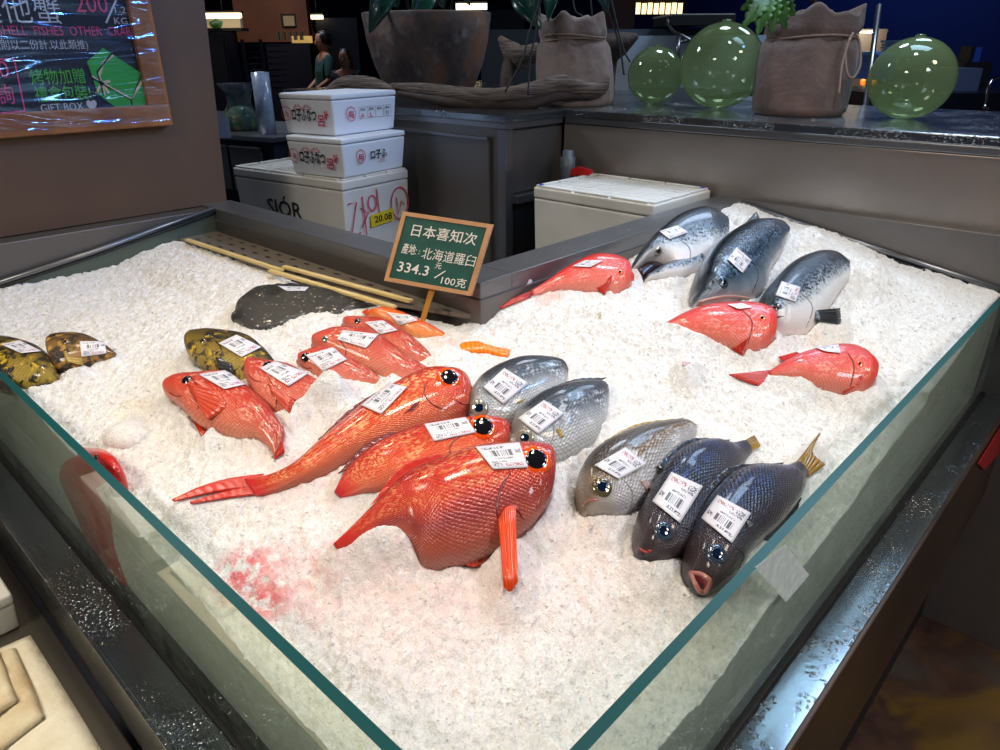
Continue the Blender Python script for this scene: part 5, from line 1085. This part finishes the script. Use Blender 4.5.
# white machine with a poster, between the sack and the glass balls
mc = fthing('white_machine', 'pale blue-white appliance with a notice on it behind the small glass ball', 'machine', 690, 110, 4.2)
fbox('cabinet', 612, 36, 775, 135, 4.2, .6, mat('bluish_white_enamel', '#a8b8c8', .4), mc); fbox('notice', 641, 41, 665, 52, 4.19, .01, mat('blue_notice', '#6c84a8', .6), mc); fbox('top_trim', 608, 29, 700, 36, 4.15, .6, mat('grey_trim', '#454c56', .5), mc)
po = fthing('poster_stand', 'white card stand with pink and green panels right of the pale sack', 'poster', 615, 112, 3.3)
fbox('card', 606, 60, 626, 115, 3.3, .02, mat('white_card', '#b8bcc0', .6), po); fbox('pink_panel', 617, 66, 622, 100, 3.298, .002, mat('pink_print', '#b8706c', .6), po); fbox('green_panel', 610.5, 66, 615, 72, 3.298, .002, mat('green_print', '#5c9a40', .6), po)
st = fthing('steel_stand', 'angled steel arm holding a black tray behind the large glass ball', 'stand', 680, 60, 3.9)
tube('arm', [far(668, 18, 3.9), far(672, 28, 3.9), far(679, 34, 3.9), (far(692, 42, 3.9))], .014, M_STEEL, st, seg=8, n=12); tube('arm', [far(679, 34, 3.9), far(677, 60, 3.9)], .014, M_STEEL, st, seg=8); tube('arm', [far(680, 42, 3.9), far(692, 40, 3.9)], .01, M_STEEL, st, seg=8)
fbox('tray', 671, 15, 735, 25, 3.85, .5, M_DARK, st); fbox('tray_edge', 671, 13.5, 735, 15.5, 3.84, .5, mat('pale_trim', '#9a9c98', .4), st)
ch = fthing('chandelier', 'row of glowing glass pendants high behind the small glass ball', 'lamp', 660, 10, 9.0)
for k in range(8): fbox('glass_drop', 636+6*k, 3, 640+6*k, 14, 9.0+.1*(k % 2), .04, mat('glowing_drop', '#f0d8b0', .3, emit='#ffdca0', es=2.2), ch)
fbox('frame', 634, 0, 686, 3, 9.0, .3, M_DARK, ch)
o = fbox('wooden_column', 606, -20, 634, 30, 7.0, .4, mat('red_brown_wood', '#4c2416', .6)); tag(o, 'red-brown wooden column left of the chandelier', 'column')
dk = fthing('menu_screen', 'small dark screen with glowing letters above the pale sack', 'screen', 505, 20, 7.5); fbox('screen', 490, 10, 524, 32, 7.5, .1, M_DARK, dk); c0 = far(507, 10, 7.55); tube('hanging_rod', [c0, Vector((c0.x, c0.y, 4.5))], .012, M_DARK, dk, seg=6); fbox('glowing_line', 494, 13, 514, 18, 7.49, .01, mat('peach_glow', '#d8a080', .5, emit='#e0a070', es=.8), dk)
for k in range(5): fbox('dark_gap', 497+4*k, 13, 498+4*k, 18, 7.48, .01, M_DARK, dk)
o = fbox('grey_partition', 482, 30, 608, 125, 5.0, .1, mat('slate_partition', '#33373e', .7)); tag(o, 'slate grey partition behind the pale sack', 'partition')
dl_ = thing('driftwood', 'short weathered driftwood piece sticking out left of the pale sack', 'driftwood', far(515, 80, 2.9)); tube('branch', [far(500, 38, 2.9), far(512, 52, 2.88), far(522, 58, 2.86), far(540, 50, 2.85)], [.012, .04, .045, .03], M_DRIFT, dl_, seg=12, n=20, noise=.1); tube('branch', [far(514, 55, 2.88), far(508, 72, 2.86), far(506, 88, 2.85), far(505, 100, 2.85)], [.03, .03, .026, .02], M_DRIFT2, dl_, seg=10, n=14, noise=.1)
dl_ = thing('driftwood', 'hollow driftwood knot poking out right of the pale sack', 'driftwood', far(618, 100, 3.0)); tube('branch', [far(600, 52, 2.9), far(612, 48, 2.9), far(624, 42, 2.9), far(637, 36, 2.9)], [.05, .055, .04, .012], M_DRIFT2, dl_, seg=12, n=20, noise=.1); tube('branch', [far(612, 50, 2.9), far(608, 80, 2.92), far(607, 112, 2.92)], [.03, .028, .03], M_DRIFT2, dl_, seg=10, n=14, noise=.1)
# produce display behind the brown sack
pd = fthing('produce_display', 'bright lit display of yellow and green goods showing past the brown sack', 'display', 800, 80, 5.0)
fbox('back', 758, 30, 872, 110, 5.1, .1, mat('dark_brown_panel', '#241c14', .6), pd)  # plain dark brown back
pr_m = [mat('yellow_goods', '#e0a830', .5, ), mat('orange_goods', '#c87020', .5, ), mat('lime_goods', '#90b830', .5, ), mat('cream_goods', '#e8d8b0', .5, )]
fbox('shelf_lamp', 768, 31, 780, 33, 4.7, .03, M_TUBE, pd); fbox('shelf_lamp', 862, 31, 875, 33, 4.7, .03, M_TUBE, pd)
lamp('display_lamp', tuple(far(775, 20, 4.75)), tuple(far(774, 70, 5.05)), .25, 6, (1, .85, .6), 120); lamp('display_lamp', tuple(far(868, 20, 4.75)), tuple(far(868, 70, 5.05)), .25, 6, (1, .9, .7), 120)
for k in range(7):
    fbox('goods', 767, 34+9*k, 781, 41+9*k, 5.0, .08, pr_m[(0, 0, 1, 0, 3, 1, 0)[k]], pd, .01); fbox('goods', 862, 34+9*k, 876, 41+9*k, 5.0, .08, pr_m[(2, 2, 3, 2, 3, 1, 3)[k]], pd, .01)
o = tube('steel_post', [far(879, 5, 3.6), far(868, 88, 3.6), far(829, 380, 3.6)], .014, M_STEEL, None, (0, 0, 0), seg=10); tag(o, 'slanting steel post right of the brown sack', 'post')
bl = fthing('blue_crate', 'bright blue crate partly behind the pale green glass ball', 'crate', 884, 75, 4.5); fbox('crate', 874, 54, 893, 80, 4.5, .3, mat('vivid_blue', '#1458b0', .5, ), bl); fbox('rim', 873, 52, 894, 55, 4.49, .32, mat('pale_blue', '#4888c8', .5), bl)
for k in range(5): o = fbox('tray_stack', 900+(k % 2), 40+3.2*k, 934-(k % 2), 42.4+3.2*k, 4.4, .25, mat('teal_tray', '#356c88', .5)); tag(o, ['topmost teal tray of the stack behind the pale green glass ball', 'second teal tray from the top of the stack behind the pale green glass ball', 'middle teal tray of the five stacked behind the pale green glass ball', 'second teal tray from the bottom of the stack behind the pale green glass ball', 'lowest teal tray of the stack behind the pale green glass ball'][k], 'tray', 'stacked teal trays')
o = fbox('white_carton', 950, 68, 977, 93, 4.2, .3, mat('slate_white_carton', '#4c5878', .6)); tag(o, 'pale grey carton on the dark bench right of the pale green glass ball', 'carton')
bt = fthing('bench_machine', 'black machine with a blue tank standing behind the grey carton', 'machine', 975, 68, 4.5); fbox('body', 967, 46, 974, 68, 4.5, .12, M_DARK, bt); fbox('tank', 973, 47, 979, 62, 4.48, .1, mat('blue_tank', '#1c4ca0', .3), bt); fbox('foot', 958, 62, 985, 94, 4.5, .2, M_DARK, bt)
o = fbox('dark_bench', 868, 92, 1060, 140, 4.1, .9, mat('blue_black_bench', '#070b1c', .4)); tag(o, 'blue-black work bench behind the steel counter at the right', 'bench')
tp = fthing('sink_tap', 'chromed tap on the dark bench at the right edge', 'tap', 992, 92, 3.9); tube('spout', [far(985, 108, 3.9), far(990, 84, 3.9), far(997, 78, 3.9), far(1006, 78, 3.9)], .009, mat('chrome', '#b0b0b0', .12, 1), tp, seg=8, n=20); tube('foot', [far(985, 112, 3.9), far(985, 104, 3.9)], .02, mat('chrome_foot', '#909090', .15, 1), tp, seg=10)
# =================================================================== LOWER LEFT: SIDE TABLE
ZT = .565
stb = thing('side_table', 'steel side table running along the left edge of the fish counter', 'table', (-.2, 1.0, 0)); box('table_top', (-.9, .3, ZT-.03), (.147, 2.2, ZT), steel('scuffed_steel', '#77736a', .45, .1), stb); box('leg', (-.8, .35, 0), (-.75, .4, ZT-.03), M_STEEL, stb); box('leg', (.08, 2.1, 0), (.13, 2.15, ZT-.03), M_STEEL, stb); box('leg', (.08, .35, 0), (.13, .4, ZT-.03), M_STEEL, stb)
M_CLOTH = mat('cream_cloth', '#ece6d2', .9, var='#dcd2b8', vs=14, bump=.5, bs=70, bd=.006); M_TOWEL = mat('worn_beige_towel', '#e2d8ba', .95, var='#c8ac84', vs=11, bump=.8, bs=220, bd=.002)
def cloth(name, corners, z, th, m, parent=None, amp=.003, seed=1, nu=40, nv=40):
    rs = random.Random(seed); c = [Vector((x, y, 0)) for x, y in corners]; V = []; Fc = []; ph = [rs.uniform(0, 6) for _ in range(6)]
    for j in range(nv+1):
        for i in range(nu+1):
            u, v = i/nu, j/nv; p = (c[0]*(1-u)+c[1]*u)*(1-v)+(c[3]*(1-u)+c[2]*u)*v; e_ = min(u, 1-u, v, 1-v)
            hh = amp*(math.sin(9*u+4*v+ph[0])+.7*math.sin(17*v-6*u+ph[1])+.5*math.sin(31*(u+v)+ph[2])); V.append((p.x+.0008*math.sin(5*v+ph[3]), p.y+.0008*math.sin(6*u+ph[4]), z+th*min(1, (e_*26)**.5)+max(hh, -th*.6)*min(1, e_*12)))
    for j in range(nv):
        for i in range(nu): a = j*(nu+1)+i; Fc.append((a, a+1, a+nu+2, a+nu+1))
    o = link(name, pydata(V, Fc), m, parent, None if parent else (c[0].x, c[0].y, z), True); md = o.modifiers.new('t', 'SOLIDIFY'); md.thickness = .002; return o
q = [on(x, y, 2, ZT) for x, y in ((60, 640), (128, 750))]
o = cloth('table_cloth', [(-.5, .45), (.116, .45), (.116, 1.19), (-.5, 1.25)], ZT+.001, .004, M_CLOTH, amp=.002, seed=3); tag(o, 'large damp cream cloth spread on the side table', 'cloth')
o = cloth('folded_towel', [(-.12, .93), (.080, .985), (.092, 1.165), (-.12, 1.20)], ZT+.008, .010, M_TOWEL, amp=.002, seed=5); tag(o, 'lower beige towel of the folded pair on the cream cloth', 'towel')
o = cloth('folded_towel', [(-.12, 1.0), (.062, 1.03), (.070, 1.172), (-.12, 1.19)], ZT+.021, .010, M_TOWEL, amp=.002, seed=8); tag(o, 'stained beige towel folded on top of the other towel', 'towel')
B6 = foam_box('white foam box at the left edge next to the folded towels', (-.10, 1.215), rdir(90), rdir(0), .30, .215, ZT+.001, ZT+.075, .02, .004, notches=False)
# =================================================================== SMALL THINGS ON THE ICE AND FLOOR
t = NT('clear_ice_lump'); t.set(Base_Color=S('#f4eedc'), Roughness=.25, Transmission_Weight=.25, IOR=1.31, Normal=t.bump(t.noise(t.obj, 40, 3), .2, .004)); M_LUMP = t.m
P = on_ice(130, 432, .0)
o = lathe('ice_lump', [(.036, -.012), (.038, 0), (.032, .010), (.019, .018), (.003, .021)], P-Vector((0, 0, .004)), M_ICE, None, tuple(P), seg=28, wob=lambda a, z: 1+.06*math.sin(3*a)); tag(o, 'smooth rounded lump of ice left of the salmon-red rockfish', 'ice lump')
P = on_ice(524, 290, .01); o = lathe('ice_lump', [(.006, -.012), (.012, 0), (.014, .012), (.008, .024), (.001, .028)], P, mat('white_ice_lump', '#d8d0d4', .3), None, tuple(P), seg=14, sx=1.1, sy=.6, axis=(.4, -.3, 1)); tag(o, 'white ice lump by the steel rail above the red tail', 'ice lump')
P0 = on(757, 566, 1, Y0-.0115); qd = [on(x, y, 1, Y0-.0116) for x, y in ((755, 567), (786, 545), (809, 575), (786, 602))]
o = link('sticker_image', pydata(qd, [(0, 1, 2, 3)], 'st', [(0, 1), (1, 1), (1, 0), (0, 0)]), M_LABEL if False else mat('pale_sticker_image', '#e4eae4', .5, var='#c8d2cc', vs=70), None, tuple(qd[0])); md = o.modifiers.new('t', 'SOLIDIFY'); md.thickness = .0003; tag(o, 'refracted image of a price sticker set on the right glass pane below the gaping fish', 'sticker')  # pale patch stands for a sticker's image bent by the glass
cb = tube('cable', [on(x, y, 2, .01) for x, y in ((996, 430), (972, 480), (958, 540), (965, 590), (970, 600), (962, 612), (945, 612))], .005, mat('brown_cable', '#4c3c30', .6), None, (1.9, .1, 0), seg=6, n=40); tag(cb, 'thin brown cable trailing over the dark floor', 'cable')
o = prism('plastic_sheet', [(1.55, .1475, .684), (2.15, .1475, .684), (2.15, .1475, .52), (1.95, .1475, .54), (1.70, .1475, .60)], (0, -.0015, 0), mat('deep_red_plastic', '#8c1018', .35), None, (1.55, .147, .60)); tag(o, 'deep red plastic sheet hanging under the counter ledge at the right edge', 'plastic sheet')
